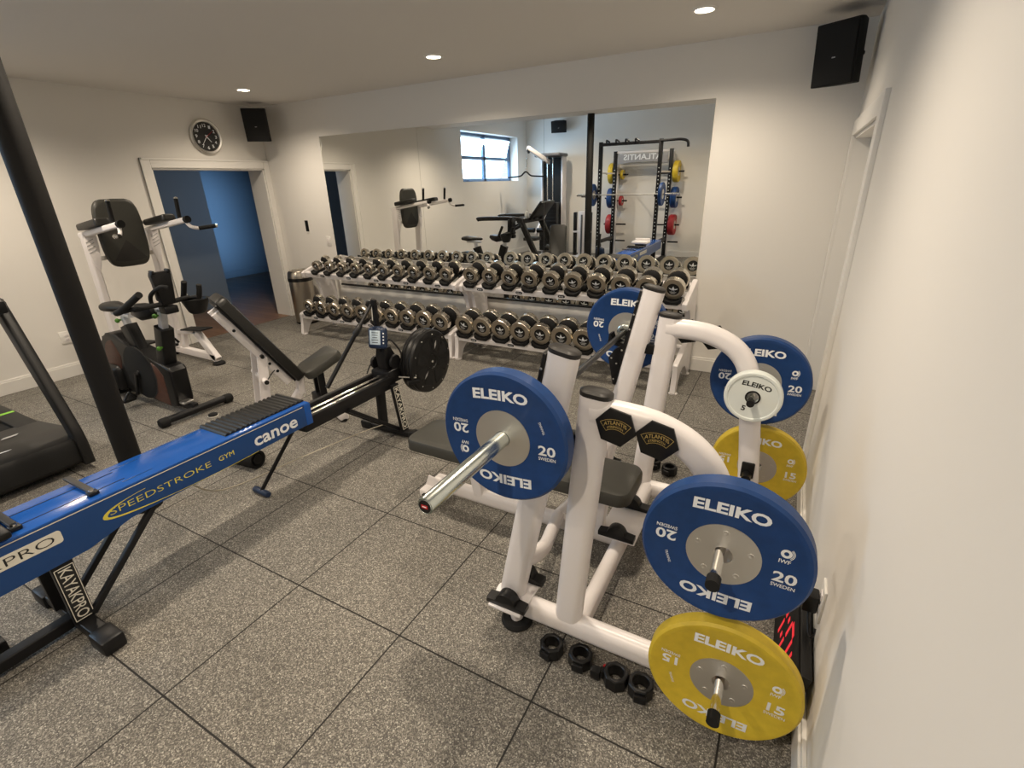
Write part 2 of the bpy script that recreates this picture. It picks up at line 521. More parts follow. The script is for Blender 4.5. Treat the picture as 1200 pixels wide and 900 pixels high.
# hallway
b = MB(wood_m); b.bounds(-11.0, XL - 0.04, 1.0, 9.2, -0.12, 0.004); struct(b, 'floor_hall', 'brown wood hallway floor')
b = MB(hall_paint)
b.bounds(-8.1, -7.9, 1.0, 4.79, 0, 2.6)
struct(b, 'wall_hall_near', 'slate hallway wall in shade')
b = MB(hall_paint); b.bounds(-10.6, -10.4, 1.0, 9.2, 0, 2.6)
b.bounds(-10.6, XL - TH, 9.0, 9.2, 0, 2.6); b.bounds(-10.6, XL - TH, 0.9, 1.1, 0, 2.6)
b.bounds(XL - TH - 0.02, XL - TH, 1.0, DY0 - 0.02, 0, 2.6); b.bounds(XL - TH - 0.02, XL - TH, DY1 + 0.02, 9.2, 0, 2.6)
b.bounds(XL - TH - 0.02, XL - TH, DY0 - 0.02, DY1 + 0.02, DZ + 0.02, 2.6)
struct(b, 'wall_hall_far', 'slate blue hallway wall caught by assumed daylight')
b = MB(ceil_paint); b.bounds(-10.6, XL - TH, 1.0, 9.2, 2.6, 2.7); struct(b, 'ceiling_hall')
b = MB(hall_paint); b.bounds(-10.4, -10.38, 1.1, 9.0, 0.004, 0.14, 0.004); b.bounds(-7.9, -7.885, 1.1, 4.79, 0.004, 0.12, 0.004); struct(b, 'baseboard_hall')
# baseboards
def baseboard(name, segs, nx, ny, h=0.135, t=0.018):
    b = MB(trim_paint)
    for x0, y0, x1, y1 in segs:
        dx, dy = nx * t, ny * t
        b.bounds(min(x0, x1, x0 + dx, x1 + dx), max(x0, x1, x0 + dx, x1 + dx), min(y0, y1, y0 + dy, y1 + dy), max(y0, y1, y0 + dy, y1 + dy), 0, h - 0.02, 0.002)
        dx, dy = nx * t * 0.65, ny * t * 0.65
        b.bounds(min(x0, x1, x0 + dx, x1 + dx), max(x0, x1, x0 + dx, x1 + dx), min(y0, y1, y0 + dy, y1 + dy), max(y0, y1, y0 + dy, y1 + dy), h - 0.022, h, 0.004)
    return struct(b, name)
baseboard('baseboard_left', ((XL, YF, XL, DY0 - CW),), 1, 0)
baseboard('baseboard_back', ((XL, YB, XR, YB),), 0, -1)
baseboard('baseboard_right', ((XR, YF, XR, RY0 - 0.13),), -1, 0, t=0.022)
baseboard('baseboard_front', ((XL, YF, XR, YF),), 0, 1)
# window in the left wall (seen in the mirror)
xo = XL - 0.24
w = MB(hazy_frame_m)
fr = 0.055
ym, zm = (WY0 + WY1) / 2, (WZ0 + WZ1) / 2
for y0, y1, z0, z1 in ((WY0, WY1, WZ0, WZ0 + fr), (WY0, WY1, WZ1 - fr, WZ1), (WY0, WY0 + fr, WZ0, WZ1), (WY1 - fr, WY1, WZ0, WZ1),
                       (ym - 0.05, ym + 0.05, WZ0, WZ1), (WY0, WY1, zm - 0.035, zm + 0.035)):
    w.bounds(xo - 0.03, xo + 0.03, y0, y1, z0, z1, 0.004)
for yy in (ym - 0.7, ym + 0.7): w.bounds(xo + 0.03, xo + 0.06, yy - 0.05, yy + 0.05, WZ0 + 0.02, WZ0 + 0.04, 0.003)
win = struct(w, 'window_1', 'dark framed four pane window')
b = MB(glass_m); b.bounds(xo - 0.004, xo + 0.004, WY0 + 0.02, WY1 - 0.02, WZ0 + 0.02, WZ1 - 0.02)
part(b, 'pane', win, smooth=0)
b = MB(brick_m); b.bounds(-9.4, -9.2, -9.5, -0.62, -1, 5.5)
struct(b, 'wall_outside', 'pale brick wall outside the window')

# ================================================================== mirror panels
MX = (-5.255, -3.757, -2.236, -0.715)
names = ('frameless wall mirror panel nearest the steel bin', 'middle wall mirror panel behind the dumbbell racks', 'wall mirror panel above the rack end by the side doorway')
for i in range(3):
    b = MB(mirror_m)
    b.bounds(MX[i] + 0.001, MX[i + 1] - 0.001, YB - 0.008, YB - 0.001, 0.53, 2.31)
    o = solo(b, 'wall_mirror', names[i], 'mirror', ((MX[i] + MX[i + 1]) / 2, YB - 0.001, 0.53), 'wall mirror panels', smooth=0)
    b = MB(bar_steel); b.bounds(MX[i] + 0.001, MX[i + 1] - 0.001, YB - 0.016, YB - 0.001, 0.512, 0.534)
    part(b, 'bottom_channel', o, 'dark metal channel along the bottom', smooth=0)

# ================================================================== support post
b = MB(post_black)
b.cyl((-3.13, 1.09, 0.0), (-3.13, 1.09, ZC), 0.057, n=32)
b.lathe([(0.0, 0.02), (0.075, 0.02), (0.08, 0.0)], (-3.13, 1.09, 0), Z1, 32)
solo(b, 'support_post', 'round matte black support post rising from the floor behind the blue canoe trainer', 'post', (-3.13, 1.09, 0))

# ================================================================== downlights
def downlight(x, y, z, label, power, on=True):
    o = thing('recessed_downlight', label, 'ceiling light', (x, y, z), 'recessed downlights')
    b = MB(trim_paint)
    b.lathe([(0.080, 0.0), (0.078, -0.006), (0.060, -0.008), (0.057, 0.0)], (x, y, z), Z1, 32)
    part(b, 'trim_ring', o)
    b = MB(lamp_glow); b.lathe([(0.0, -0.005), (0.056, -0.005), (0.058, 0.0)], (x, y, z), Z1, 32)
    part(b, 'lens', o)
    d = bpy.data.lights.new('downlight_lamp', 'SPOT')
    d.energy = power; d.color = LAMP_COL; d.spot_size = math.radians(150); d.spot_blend = 0.9; d.shadow_soft_size = 0.045
    l = bpy.data.objects.new('downlight_lamp', d); C.objects.link(l)
    l.parent = o; l.location = (0, 0, -0.03)
for x, y, l in ((-5.319, 3.905, 'ceiling downlight nearest the corner speaker by the clock'), (-2.84, 3.91, 'ceiling downlight in front of the middle mirror panel'),
                (-0.72, 3.92, 'ceiling downlight nearest the speaker above the side doorway'), (-2.853, 1.636, 'ceiling downlight beside the black post, seen in the mirror'),
                (-5.32, 1.636, 'assumed ceiling downlight above the exercise bike'), (-0.72, 1.636, 'assumed ceiling downlight above the weight bench')):  # bike and bench lamps are unseen, assumed to complete the row
    downlight(x, y, ZC, l, LAMP_W * (0.80 if y > 3 else 1.0))
for x, y, l in ((-5.1, -1.3, 'assumed high rear ceiling downlight over the cable tower'), (-2.85, -1.0, 'assumed high rear ceiling downlight over the power rack'), (-0.75, -0.9, 'assumed high rear ceiling downlight nearest the camera')):
    downlight(x, y, ZR, l, LAMP_W * 1.35)  # assumed rear lamps, unseen; added to light things from behind the camera

# ================================================================== speakers
def speaker(loc, face_dir, w, h, d, label, tilt=0.0):
    """front face centre at loc, facing face_dir"""
    o = thing('wall_speaker', label, 'speaker', loc, 'corner wall speakers')
    f = Vector(face_dir).normalized(); r = f.cross(Z1).normalized(); u = r.cross(f)
    c = Vector(loc)
    b = MB(black_matte)
    poly = [(-w / 2, 0), (w / 2, 0), (w / 2, -0.05), (w * 0.28, -d), (-w * 0.28, -d), (-w / 2, -0.05)]
    b.prism([(x, y) for x, y in poly], c - u * h / 2, r, f, h, 0.006)
    part(b, 'cabinet', o)
    b = MB(black_matte)
    M = Matrix((r, f, u)).transposed()
    b.box(c + f * 0.006, (w - 0.016, 0.012, h - 0.016), M, 0.004)
    b.use(grey_ink).box(c + f * 0.0125 - u * 0.02, (0.022, 0.002, 0.007), M)
    part(b, 'grille', o)
    b = MB(black_metal)
    b.cyl(c - f * (d - 0.01), c - f * (d + 0.13), 0.018, n=12)
    b.box(c - f * (d + 0.02), (0.08, 0.02, 0.1), M, 0.004)
    part(b, 'bracket', o)
    return o
speaker((-5.95, 4.44, 2.46), (0.66, -0.75, -0.08), 0.27, 0.36, 0.20, 'black speaker in the corner above the hallway opening, beside the clock')
speaker((0.05, 4.36, 2.45), (-0.50, -0.86, -0.10), 0.27, 0.36, 0.20, 'black speaker in the corner above the side doorway')
speaker((-5.30, -2.58, 2.92), (0.25, 1, -0.22), 0.36, 0.25, 0.20, 'black speaker high on the rear wall, seen in the mirror')

# ================================================================== wall clock
cx, cy, cz = XL, 3.99, 2.33
o = thing('wall_clock', 'round silver rimmed clock with black dial above the hallway opening', 'clock', (cx, cy, cz))
b = MB(steel)
b.lathe([(0.19, 0.0), (0.19, 0.03), (0.178, 0.042), (0.160, 0.036), (0.152, 0.02), (0.0, 0.02)], (cx, cy, cz), X1, 48)
part(b, 'rim', o)
b = MB(dial_black); b.lathe([(0.152, 0.020), (0.151, 0.024), (0.0, 0.024)], (cx, cy, cz), X1, 48)
hv, hu = Z1, Y1
for k in range(12):
    a = PI / 2 - (k + 1) * PI / 6
    p = V(cx + 0.0245, cy, cz) + (hu * math.cos(a) + hv * math.sin(a)) * 0.118
    b.text(str(k + 1), p, hu, hv, 0.026 if k < 9 else 0.04, 0.034, white_ink, 0.02)
part(b, 'dial', o)
def hand(name, ang, ln, wd, m, zoff):
    b = MB(m); d = hu * math.cos(ang) + hv * math.sin(ang); n = X1.cross(d)
    b.prism([(-0.02, -wd), (ln, -wd * 0.5), (ln, wd * 0.5), (-0.02, wd)], V(cx + zoff, cy, cz), d, n, 0.002)
    part(b, name, o)
hand('hour_hand', PI / 2 - 2 * PI * (4.65 / 12), 0.075, 0.006, white_ink, 0.027)
hand('minute_hand', PI / 2 - 2 * PI * (36 / 60), 0.11, 0.004, white_ink, 0.030)
hand('second_hand', PI / 2 - 2 * PI * (9 / 60), 0.10, 0.0025, red_plastic, 0.033)

# ================================================================== wall fittings
def wall_plate(name, label, cat, c, n, w, h, kind):
    n = Vector(n); r = Z1.cross(n).normalized(); M = Matrix((r, n, Z1)).transposed()
    c = Vector(c)
    o = thing(name, label, cat, c)
    b = MB(trim_paint if kind != 'thermo' else black_plastic)
    b.box(c + n * 0.004, (w, 0.008, h), M, 0.002)
    part(b, 'face_plate', o)
    if kind == 'switch':
        b = MB(white_metal); b.box(c + n * 0.009, (0.033, 0.006, 0.066), M, 0.002); part(b, 'rocker', o)
    elif kind == 'outlet':
        for s in (-1, 1):
            b = MB(white_metal); b.box(c + n * 0.009 + Z1 * 0.02 * s, (0.034, 0.004, 0.028), M, 0.002)
            for q in (-1, 1): b.use(black_ink).box(c + n * 0.0112 + Z1 * 0.02 * s + r * 0.006 * q, (0.002, 0.001, 0.008), M)
            part(b, 'socket', o)
    else:
        b = MB(trim_paint); b.box(c + n * 0.003 - Z1 * (h / 2 + 0.014), (w, 0.006, 0.02), M, 0.001); part(b, 'button_strip', o)
    return o
wall_plate('wall_controller', 'slim black wall controller between hallway opening and mirror', 'wall control', (-5.745, YB, 1.265), (0, -1, 0), 0.055, 0.14, 'thermo')
wall_plate('light_switch', 'white light switch on the wall just beside the mirror edge', 'light switch', (-5.375, YB, 1.08), (0, -1, 0), 0.075, 0.12, 'switch')
wall_plate('wall_outlet', 'white electrical outlet low on the wall behind the exercise bike', 'outlet', (XL, 2.045, 0.40), (1, 0, 0), 0.11, 0.12, 'outlet')
wall_plate('light_switch', 'white light switch on the side wall next to the doorway casing', 'light switch', (XR, 3.10, 1.06), (-1, 0, 0), 0.075, 0.12, 'switch')
wo = wall_plate('wall_outlet', 'white electrical outlet low on the side wall above the red digit timer', 'outlet', (XR, 1.575, 0.41), (-1, 0, 0), 0.08, 0.13, 'outlet')
o = thing('power_adapter', 'black plug adapter with a short cable in the side wall outlet', 'plug', (XR - 0.03, 1.58, 0.39))
b = MB(black_plastic); b.box((XR - 0.034, 1.585, 0.392), (0.045, 0.05, 0.07), None, 0.006); part(b, 'body', o)
b = MB(black_plastic); b.tube(smooth_path([(XR - 0.034, 1.575, 0.358), (XR - 0.030, 1.55, 0.325), (XR - 0.022, 1.515, 0.30), (XR - 0.014, 1.50, 0.325), (XR - 0.012, 1.51, 0.345)]), 0.0035, 6); part(b, 'cable', o)

# ================================================================== interval timer
o = thing('interval_timer', 'long black timer with red digits leaning on the side wall baseboard', 'timer', (0.19, 1.6, 0))
lean = V(0.050, 0, 0.285).normalized()
fn = V(-lean.z, 0, lean.x)
p0 = V(0.185, 1.68, 0.0)
M = Matrix((lean, Y1, lean.cross(Y1))).transposed()
L = 0.29
b = MB(black_plastic); b.box(p0 + lean * L / 2 - fn * 0.018 + V(0, 0, 0.006), (L, 0.66, 0.032), M, 0.003); part(b, 'housing', o)
b = MB(black_matte); ctr = p0 + lean * L / 2 + fn * 0.0015 + V(0, 0, 0.006); b.box(ctr, (L - 0.03, 0.62, 0.003), M)
du, dv = -Y1, lean
def seg7(b, ch, c, w, h, t):
    S7 = {'0': 'abcdef', '1': 'bc', '2': 'abdeg', '7': 'abc', 'I': 'ef', 'L': 'def', 'H': 'bcefg', 'Y': 'bfg', '5': 'acdfg', '4': 'bcfg'}
    seg = {'a': (0, h / 2, 1), 'g': (0, 0, 1), 'd': (0, -h / 2, 1), 'b': (w / 2, h / 4, 0), 'c': (w / 2, -h / 4, 0), 'f': (-w / 2, h / 4, 0), 'e': (-w / 2, -h / 4, 0)}
    for k in S7[ch]:
        x, y, hz = seg[k]
        q = c + du * x + dv * y
        b.prism([(-((w - t) / 2 if hz else t / 2), -(t / 2 if hz else (h / 2 - t) / 2)), ((w - t) / 2 if hz else t / 2, -(t / 2 if hz else (h / 2 - t) / 2)),
                 ((w - t) / 2 if hz else t / 2, (t / 2 if hz else (h / 2 - t) / 2)), (-((w - t) / 2 if hz else t / 2), (t / 2 if hz else (h / 2 - t) / 2))], q, du, dv, 0.001)
part(b, 'screen', o)
b = MB(red_led); c0 = ctr + fn * 0.0018
for i, ch in enumerate('7104'):
    seg7(b, ch, c0 + du * ((i - 1.5) * 0.14 + (0.02 if i > 1 else -0.02)), 0.085, 0.17, 0.018)
for s in (-1, 1): b.box(c0 + dv * 0.04 * s, (0.02, 0.02, 0.002), M)
part(b, 'red_digits', o, 'red seven segment digits')

# ================================================================== weight plates
def eleiko_text(b, o, n, up, r_in, big, ink, spin=0.0):
    """print on a plate face; n = outward normal, up = plate's up"""
    n = Vector(n).normalized(); up = Vector(up).normalized(); rt = up.cross(n).normalized()
    rot = Matrix.Rotation(spin, 3, n)
    up, rt = rot @ up, rot @ rt
    o = Vector(o)
    bw = 0.058 if big[0] == '2' else 0.048
    b.text('ELEIKO', o + up * 0.150, rt, up, 0.195, 0.036, ink, 0.036, 0.004)
    b.text('ELEIKO', o - up * 0.150, -rt, -up, 0.195, 0.036, ink, 0.036, 0.004)
    b.text(big, o + rt * 0.156 - up * 0.012, rt, up, bw, 0.034, ink, 0.024)
    b.text('SWEDEN', o + rt * 0.156 - up * 0.040, rt, up, 0.058, 0.0115, ink, 0.012)
    b.text(big, o - rt * 0.156 + up * 0.012, -rt, -up, bw, 0.034, ink, 0.024)
    b.text('SWEDEN', o - rt * 0.156 + up * 0.040, -rt, -up, 0.058, 0.0115, ink, 0.012)
    # federation style ring mark
    q = o + rt * 0.146 + up * 0.066
    old = b.cur; b.use(ink)
    b.lathe([(0.006, 0.0008), (0.0135, 0.0008)], q, n, 24)
    for k in (0, 1):
        for i in range(6):
            a0, a1 = -0.9 + i * 0.3, -0.9 + (i + 1) * 0.3
            r0, r1 = 0.0152 + k * 0.0034, 0.0170 + k * 0.0034
            f = lambda r, a: q + n * 0.0008 + (rt * math.cos(a) + up * math.sin(a)) * r
            b.quad(f(r0, a0), f(r1, a0), f(r1, a1), f(r0, a1))
    b.cur = old
    b.text('IWF', o + rt * 0.146 + up * 0.041, rt, up, 0.028, 0.012, ink, 0.015)
    d = (-rt * 0.93 - up * 0.36).normalized(); d2 = n.cross(d)
    b.text('TRAINING', o + d * 0.152 - up * 0.008, d2, -d, 0.042, 0.008, ink, 0.01)

def bumper(name, label, group, c, n, up, R, th, col, big, hub_r, ink, hub_m=steel, spin=0.0, holes=True, bore=0.0264, simple=False):
    """c = plate centre (mid thickness), n = direction the print side faces"""
    o = thing(name, label, 'weight plate', c, group)
    c = Vector(c); n = Vector(n).normalized()
    h = th / 2
    b = MB(col)
    k = R / 0.225
    half = [(hub_r, h * 0.86), (hub_r + 0.004, h * 0.90), (R - 0.028 * k, h * 0.90), (R - 0.023 * k, h), (R - 0.008 * k, h), (R, h * 0.72)]
    prof = half + [(r, -z) for r, z in half[::-1]]
    b.lathe(prof, c, n, 72)
    if big and not simple:
        eleiko_text(b, c + n * h * 0.90, n, up, hub_r, big, ink, spin)
    part(b, 'disc', o)
    b = MB(hub_m)
    b.lathe([(bore, h * 0.90), (hub_r, h * 0.90), (hub_r, h * 0.82), (hub_r, -h * 0.82), (hub_r, -h * 0.90), (bore, -h * 0.90), (bore, h * 0.90)], c, n, 48)
    if holes:
        u = Vector(up); r = u.cross(n)
        for i in range(5):
            a = 0.3 + i * 2 * PI / 5
            q = c + n * h * 0.90 + (r * math.cos(a) + u * math.sin(a)) * hub_r * 0.74
            b.lathe([(0.0085, 0.0), (0.0085, 0.0015), (0.0065, 0.0018), (0.004, 0.0008), (0.0, 0.0008)], q, n, 14)
    part(b, 'steel_hub', o)
    return o

BX, BZ = -0.712, 0.972       # barbell axis
BYC = 1.90
tilt_ax = V(0, 1, 0)
bumper('weight_plate', 'blue 20 kg plate on the near end of the racked barbell', 'plates on the bench barbell', (BX, BYC - 0.675, BZ), (0, -1, 0), (0, 0, 1), 0.225, 0.062, plate_blue, '20', 0.098, white_ink, hub_m=steel, spin=PI + 0.03, holes=False)
bumper('weight_plate', 'blue 20 kg plate on the far end of the racked barbell, before the dumbbells', 'plates on the bench barbell', (BX, BYC + 0.675, BZ), (0, -1, 0), (0, 0, 1), 0.225, 0.062, plate_blue, '20', 0.098, white_ink, spin=-0.05, holes=False)
NP, FP = 1.37, 2.43         # near and far side frames (y)
PXN = 0.0
bumper('weight_plate', 'big blue 20 kg plate on the nearest storage peg, above the yellow plate', 'plates stored on the bench pegs', (-0.032, NP - 0.118, 0.755), (0, -1, 0), (0, 0, 1), 0.225, 0.062, plate_blue, '20', 0.098, white_ink, spin=-0.03)
bumper('weight_plate', 'big yellow 15 kg plate low on the nearest storage peg, by the floor', 'plates stored on the bench pegs', (0.022, NP - 0.115, 0.272), (0, -1, 0), (0, 0, 1), 0.225, 0.055, plate_yellow, '15', 0.092, white_ink, spin=-0.03)
bumper('weight_plate', 'blue 20 kg plate on the far storage peg, behind the small white plate', 'plates stored on the bench pegs', (-0.034, FP + 0.118, 0.795), (0, -1, 0), (0, 0, 1), 0.225, 0.062, plate_blue, '20', 0.098, white_ink, spin=0.02)
bumper('weight_plate', 'yellow 15 kg plate low on the far storage peg, behind the white post', 'plates stored on the bench pegs', (0.022, FP + 0.115, 0.333), (0, -1, 0), (0, 0, 1), 0.225, 0.055, plate_yellow, '15', 0.092, white_ink, spin=0.02)
# small white plate
o = thing('small_weight_plate', 'small white 5 kg plate on the far white post', 'weight plate', (-0.046, FP - 0.075, 0.785), 'plates stored on the bench pegs')
b = MB(plate_white); c = V(-0.046, FP - 0.075, 0.785); n = V(0, -1, 0)
b.lathe([(0.0255, 0.018), (0.104, 0.018), (0.108, 0.022), (0.118, 0.022), (0.124, 0.014), (0.124, -0.014), (0.118, -0.022), (0.0255, -0.022), (0.0255, 0.018)], c, n, 64)
q = c + n * 0.018
wr = (X1 * 0.985 - Z1 * 0.17).normalized(); wu = (Z1 * 0.985 + X1 * 0.17).normalized()
b.text('ELEIKO', q + wu * 0.062, wr, wu, 0.125, 0.024, black_ink, 0.028, 0.004)
b.text('5', q - wu * 0.062 - wr * 0.022, wr, wu, 0.018, 0.026, black_ink, 0.025)
part(b, 'disc', o)
b = MB(black_plastic); b.lathe([(0.0255, 0.020), (0.0262, 0.021), (0.033, 0.0205), (0.033, 0.016)], c, n, 32); part(b, 'bore_ring', o)

# ================================================================== barbell
o = thing('barbell', 'olympic barbell with a shiny sleeve racked across the white bench', 'barbell', (BX, BYC, BZ))
b = MB(bar_steel); b.cyl((BX, BYC - 0.655, BZ), (BX, BYC + 0.655, BZ), 0.0142, n=20); part(b, 'shaft', o, 'dark knurled shaft')
for s in (-1, 1):
    b = MB(zinc)
    b.lathe([(0.0, 1.10), (0.019, 1.10), (0.021, 1.096), (0.023, 1.099), (0.0248, 1.096), (0.0250, 0.77), (0.0252, 0.769), (0.0252, 0.642), (0.0, 0.642)], (BX, BYC, BZ), (0, s, 0), 36)
    b.lathe([(0.0, 0.642), (0.040, 0.642), (0.040, 0.615), (0.030, 0.610), (0.016, 0.610)], (BX, BYC, BZ), (0, s, 0), 36)
    sl = part(b, 'sleeve', o, 'polished zinc sleeve')
    b = MB(black_plastic); b.lathe([(0.0, 1.1012), (0.0185, 1.1012), (0.0185, 1.10)], (BX, BYC, BZ), (0, s, 0), 28)
    b.use(red_plastic).box((BX, BYC + s * 1.1015, BZ), (0.02, 0.001, 0.010)); b.use(white_ink).box((BX, BYC + s * 1.1022, BZ), (0.012, 0.0005, 0.003))
    part(b, 'end_cap', sl)

# ================================================================== olympic bench
ob = thing('weight_bench', 'white tube frame olympic bench press station with grey pads and plate pegs', 'weight bench', (-0.55, 1.9, 0))
oval = stadium(0.108, 0.066)
ovalb = stadium(0.10, 0.066)
def side_frame(y, s):
    """s = -1 near (outside faces -y), +1 far"""
    # front leaning upright
    b = MB(white_metal)
    f0, f1 = V(-0.80 if s < 0 else -0.79, y, 0.11), V(-0.575 if s < 0 else -0.552, y, 1.225)
    d = (f1 - f0).normalized()
    b.sweep([f0 - d * 0.0, f1], oval, X1)
    part(b, 'front_upright', ob)
    b = MB(dark_grey); b.sweep([f1, f1 + d * 0.014, f1 + d * 0.020], oval, X1, scale=[1.02, 1.02, 0.8]); part(b, 'end_cap', ob, 'dark plastic end cap')
    # black bar rest plate on the upright
    b = MB(black_metal)
    side = V(-d.z, 0, d.x)
    off = side * 0.066
    b.prism([(0.60, 0.050), (0.60, 0.066), (0.735, 0.125), (0.79, 0.105), (0.832, 0.063), (1.125, 0.063), (1.125, 0.050)], f0 + V(0, 0.026, 0), d, side, 0.052, 0.004)
    for t_, o_ in ((0.63, 0.068), (0.74, 0.108), (0.72, 0.075), (0.80, 0.066), (0.92, 0.058), (1.0, 0.058), (1.07, 0.058)):
        for q_ in (-1, 1): b.use(steel).lathe([(0.005, 0.0), (0.004, 0.002), (0.0, 0.002)], f0 + d * t_ + side * o_ + V(0, q_ * 0.026, 0), V(0, q_, 0), 10)
    rp = part(b, 'rack_plate', ob, 'black bar rest plate')
    b = MB(black_plastic)
    for kz in (0.86,):
        q = f0 + d * kz + off
        b.prism([(0.0, 0.0), (0.0, 0.082), (0.05, 0.088), (0.056, 0.076), (0.026, 0.064), (0.024, 0.0)], q + V(0, 0.028, 0) - d * 0.047, d, side, 0.056, 0.003)
    part(b, 'bar_hook', rp)
    # rear upright
    b = MB(white_metal)
    r0, r1 = V(-0.545, y, 0.10), V(-0.464, y, 1.10)
    d2 = (r1 - r0).normalized()
    b.sweep([r0, r1], oval, X1); part(b, 'rear_upright', ob)
    b = MB(dark_grey); b.sweep([r1, r1 + d2 * 0.014, r1 + d2 * 0.020], oval, X1, scale=[1.02, 1.02, 0.8]); part(b, 'end_cap', ob, 'dark plastic end cap')
    # black link between the uprights
    b = MB(black_plastic); b.bounds(-0.63, -0.50, y - 0.02, y + 0.02, 0.90, 0.955, 0.006); part(b, 'link_block', ob)
    # curved arm down to the plate post
    b = MB(white_metal)
    pts = smooth_path([(-0.475, y, 1.045), (-0.36, y, 1.045), (-0.26, y, 1.03), (-0.165, y, 0.985), (-0.10, y, 0.91), (-0.066, y, 0.80), (-0.048, y, 0.66), (-0.022, y, 0.45), (0.01, y, 0.13)], 6)
    b.sweep(pts, [(p, q) for q, p in stadium(0.096, 0.070)], (0, 1, 0)); part(b, 'curved_arm', ob)
    # floor beam
    b = MB(white_metal); b.sweep([(-0.86, y, 0.105), (0.06, y, 0.105)], [(p, q) for p, q in stadium(0.10, 0.072)], Z1); part(b, 'floor_beam', ob)
    # feet
    for fx, fy in ((-0.775, y + s * 0.0), (0.02, y)):
        b = MB(white_metal); b.cyl((fx - 0.02, fy, 0.12), (fx, fy, 0.015), 0.026, n=16); lg = part(b, 'leg', ob)
        b = MB(black_rubber); b.lathe([(0.0, 0.0), (0.066, 0.0), (0.068, 0.010), (0.060, 0.022), (0.036, 0.022), (0.034, 0.016), (0.0, 0.016)], (fx, fy, 0), Z1, 36)
        part(b, 'rubber_foot', lg, 'round black rubber foot')
    # mounting plate with two black clamps
    b = MB(white_metal); b.bounds(-0.845, -0.70, y - 0.115, y + 0.115, 0.150, 0.162, 0.004); cp = part(b, 'clamp_plate', ob)
    for q in (-1, 1):
        b = MB(black_plastic)
        yy = y + q * 0.082
        arcp = [(-0.085, 0), (0.085, 0), (0.085, 0.022)] + [(0.043 * math.cos(a), 0.022 + 0.043 * math.sin(a)) for a in [i * PI / 10 for i in range(11)]] + [(-0.085, 0.022)]
        b.prism(arcp, (-0.772, yy + 0.024, 0.162), X1, Z1, 0.048, 0.003)
        part(b, 'band_clamp', cp, 'black band clamp')
    # horns
    for hx, hz, on in ((-0.040, 0.760 if s < 0 else 0.80, True), (0.018, 0.277 if s < 0 else 0.34, True)):
        b = MB(chrome); e = y + s * 0.285
        b.cyl((hx, y, hz), (hx, e - s * 0.03, hz), 0.0145, n=20); hn = part(b, 'plate_peg', ob, 'chrome plate storage peg')
        b = MB(black_rubber); b.cyl((hx, e - s * 0.032, hz), (hx, e, hz), 0.0185, n=20); part(b, 'peg_cap', hn)
    # inner short peg and black stop on the post
    b = MB(chrome); b.cyl((-0.050, y - s * 0.02, 0.785), (-0.050, y - s * 0.15, 0.785), 0.0135, n=18); hn = part(b, 'plate_peg', ob, 'short chrome inner peg')
    b = MB(black_rubber); b.cyl((-0.050, y - s * 0.148, 0.785), (-0.050, y - s * 0.175, 0.785), 0.017, n=18); part(b, 'peg_cap', hn)
    b = MB(black_plastic); b.bounds(-0.045, 0.015, min(y - s * 0.034, y - s * 0.05), max(y - s * 0.034, y - s * 0.05), 0.335, 0.42, 0.006)
    b.cyl((-0.016, y - s * 0.045, 0.355), (-0.016, y - s * 0.10, 0.355), 0.022, n=16); part(b, 'post_knob', ob)
    # hexagon badges outside the arm
    for hx, hz in ((-0.385, 1.025), (-0.258, 1.008)):
        b = MB(black_plastic); rr = 0.066
        yy = y + s * 0.036
        hexa = [(rr * math.cos(a), rr * math.sin(a)) for a in [i * PI / 3 - 0.22 for i in range(6)]]
        b.prism(hexa, (hx, yy, hz), X1 if s < 0 else -X1, Z1, 0.010, 0.002)
        u = X1 if s < 0 else -X1
        nq = V(0, s * 0.0112, 0)
        b.use(gold_ink)
        cc = V(hx, yy, hz) + nq - Z1 * 0.055 + u * 0.0
        f = lambda r, a: cc + (u * math.sin(a) + Z1 * math.cos(a)) * r
        A = 0.62
        for r0, r1 in ((0.082, 0.0835), (0.049, 0.0505)):
            for i in range(10):
                a0, a1 = -A + 2 * A * i / 10, -A + 2 * A * (i + 1) / 10
                b.quad(f(r0, a0), f(r1, a0), f(r1, a1), f(r0, a1))
        for a in (-A, A): b.quad(f(0.049, a), f(0.0835, a), f(0.0835, a + 0.02), f(0.049, a + 0.02))
        b.text('ATLANTIS', cc + Z1 * 0.0725 , u, Z1, 0.072, 0.013, gold_ink, 0.01, 0.010)
        b.text('STRENGTH', cc + Z1 * 0.0585, u, Z1, 0.050, 0.008, gold_ink, 0.01, 0.007)
        part(b, 'hexagon_badge', ob, 'black hexagon badge with gold lettering')
side_frame(NP, -1); side_frame(FP, 1)
# rear cross beam between side frames
b = MB(white_metal); b.sweep([(-0.50, NP, 0.105), (-0.50, FP, 0.105)], stadium(0.10, 0.062), Z1); part(b, 'cross_beam', ob)
b = MB(white_metal); b.bounds(-0.60, -0.42, 1.86, 2.16, 0.150, 0.160, 0.003); cp = part(b, 'clamp_plate', ob)
for yy, zz in ((1.88, 0.160), (2.14, 0.160)):
    b = MB(black_plastic)
    arcp = [(-0.085, 0), (0.085, 0), (0.085, 0.022)] + [(0.043 * math.cos(a), 0.022 + 0.043 * math.sin(a)) for a in [i * PI / 10 for i in range(11)]] + [(-0.085, 0.022)]
    b.prism(arcp, (-0.51, yy + 0.024, zz), X1, Z1, 0.048, 0.003); part(b, 'band_clamp', cp, 'black band clamp')
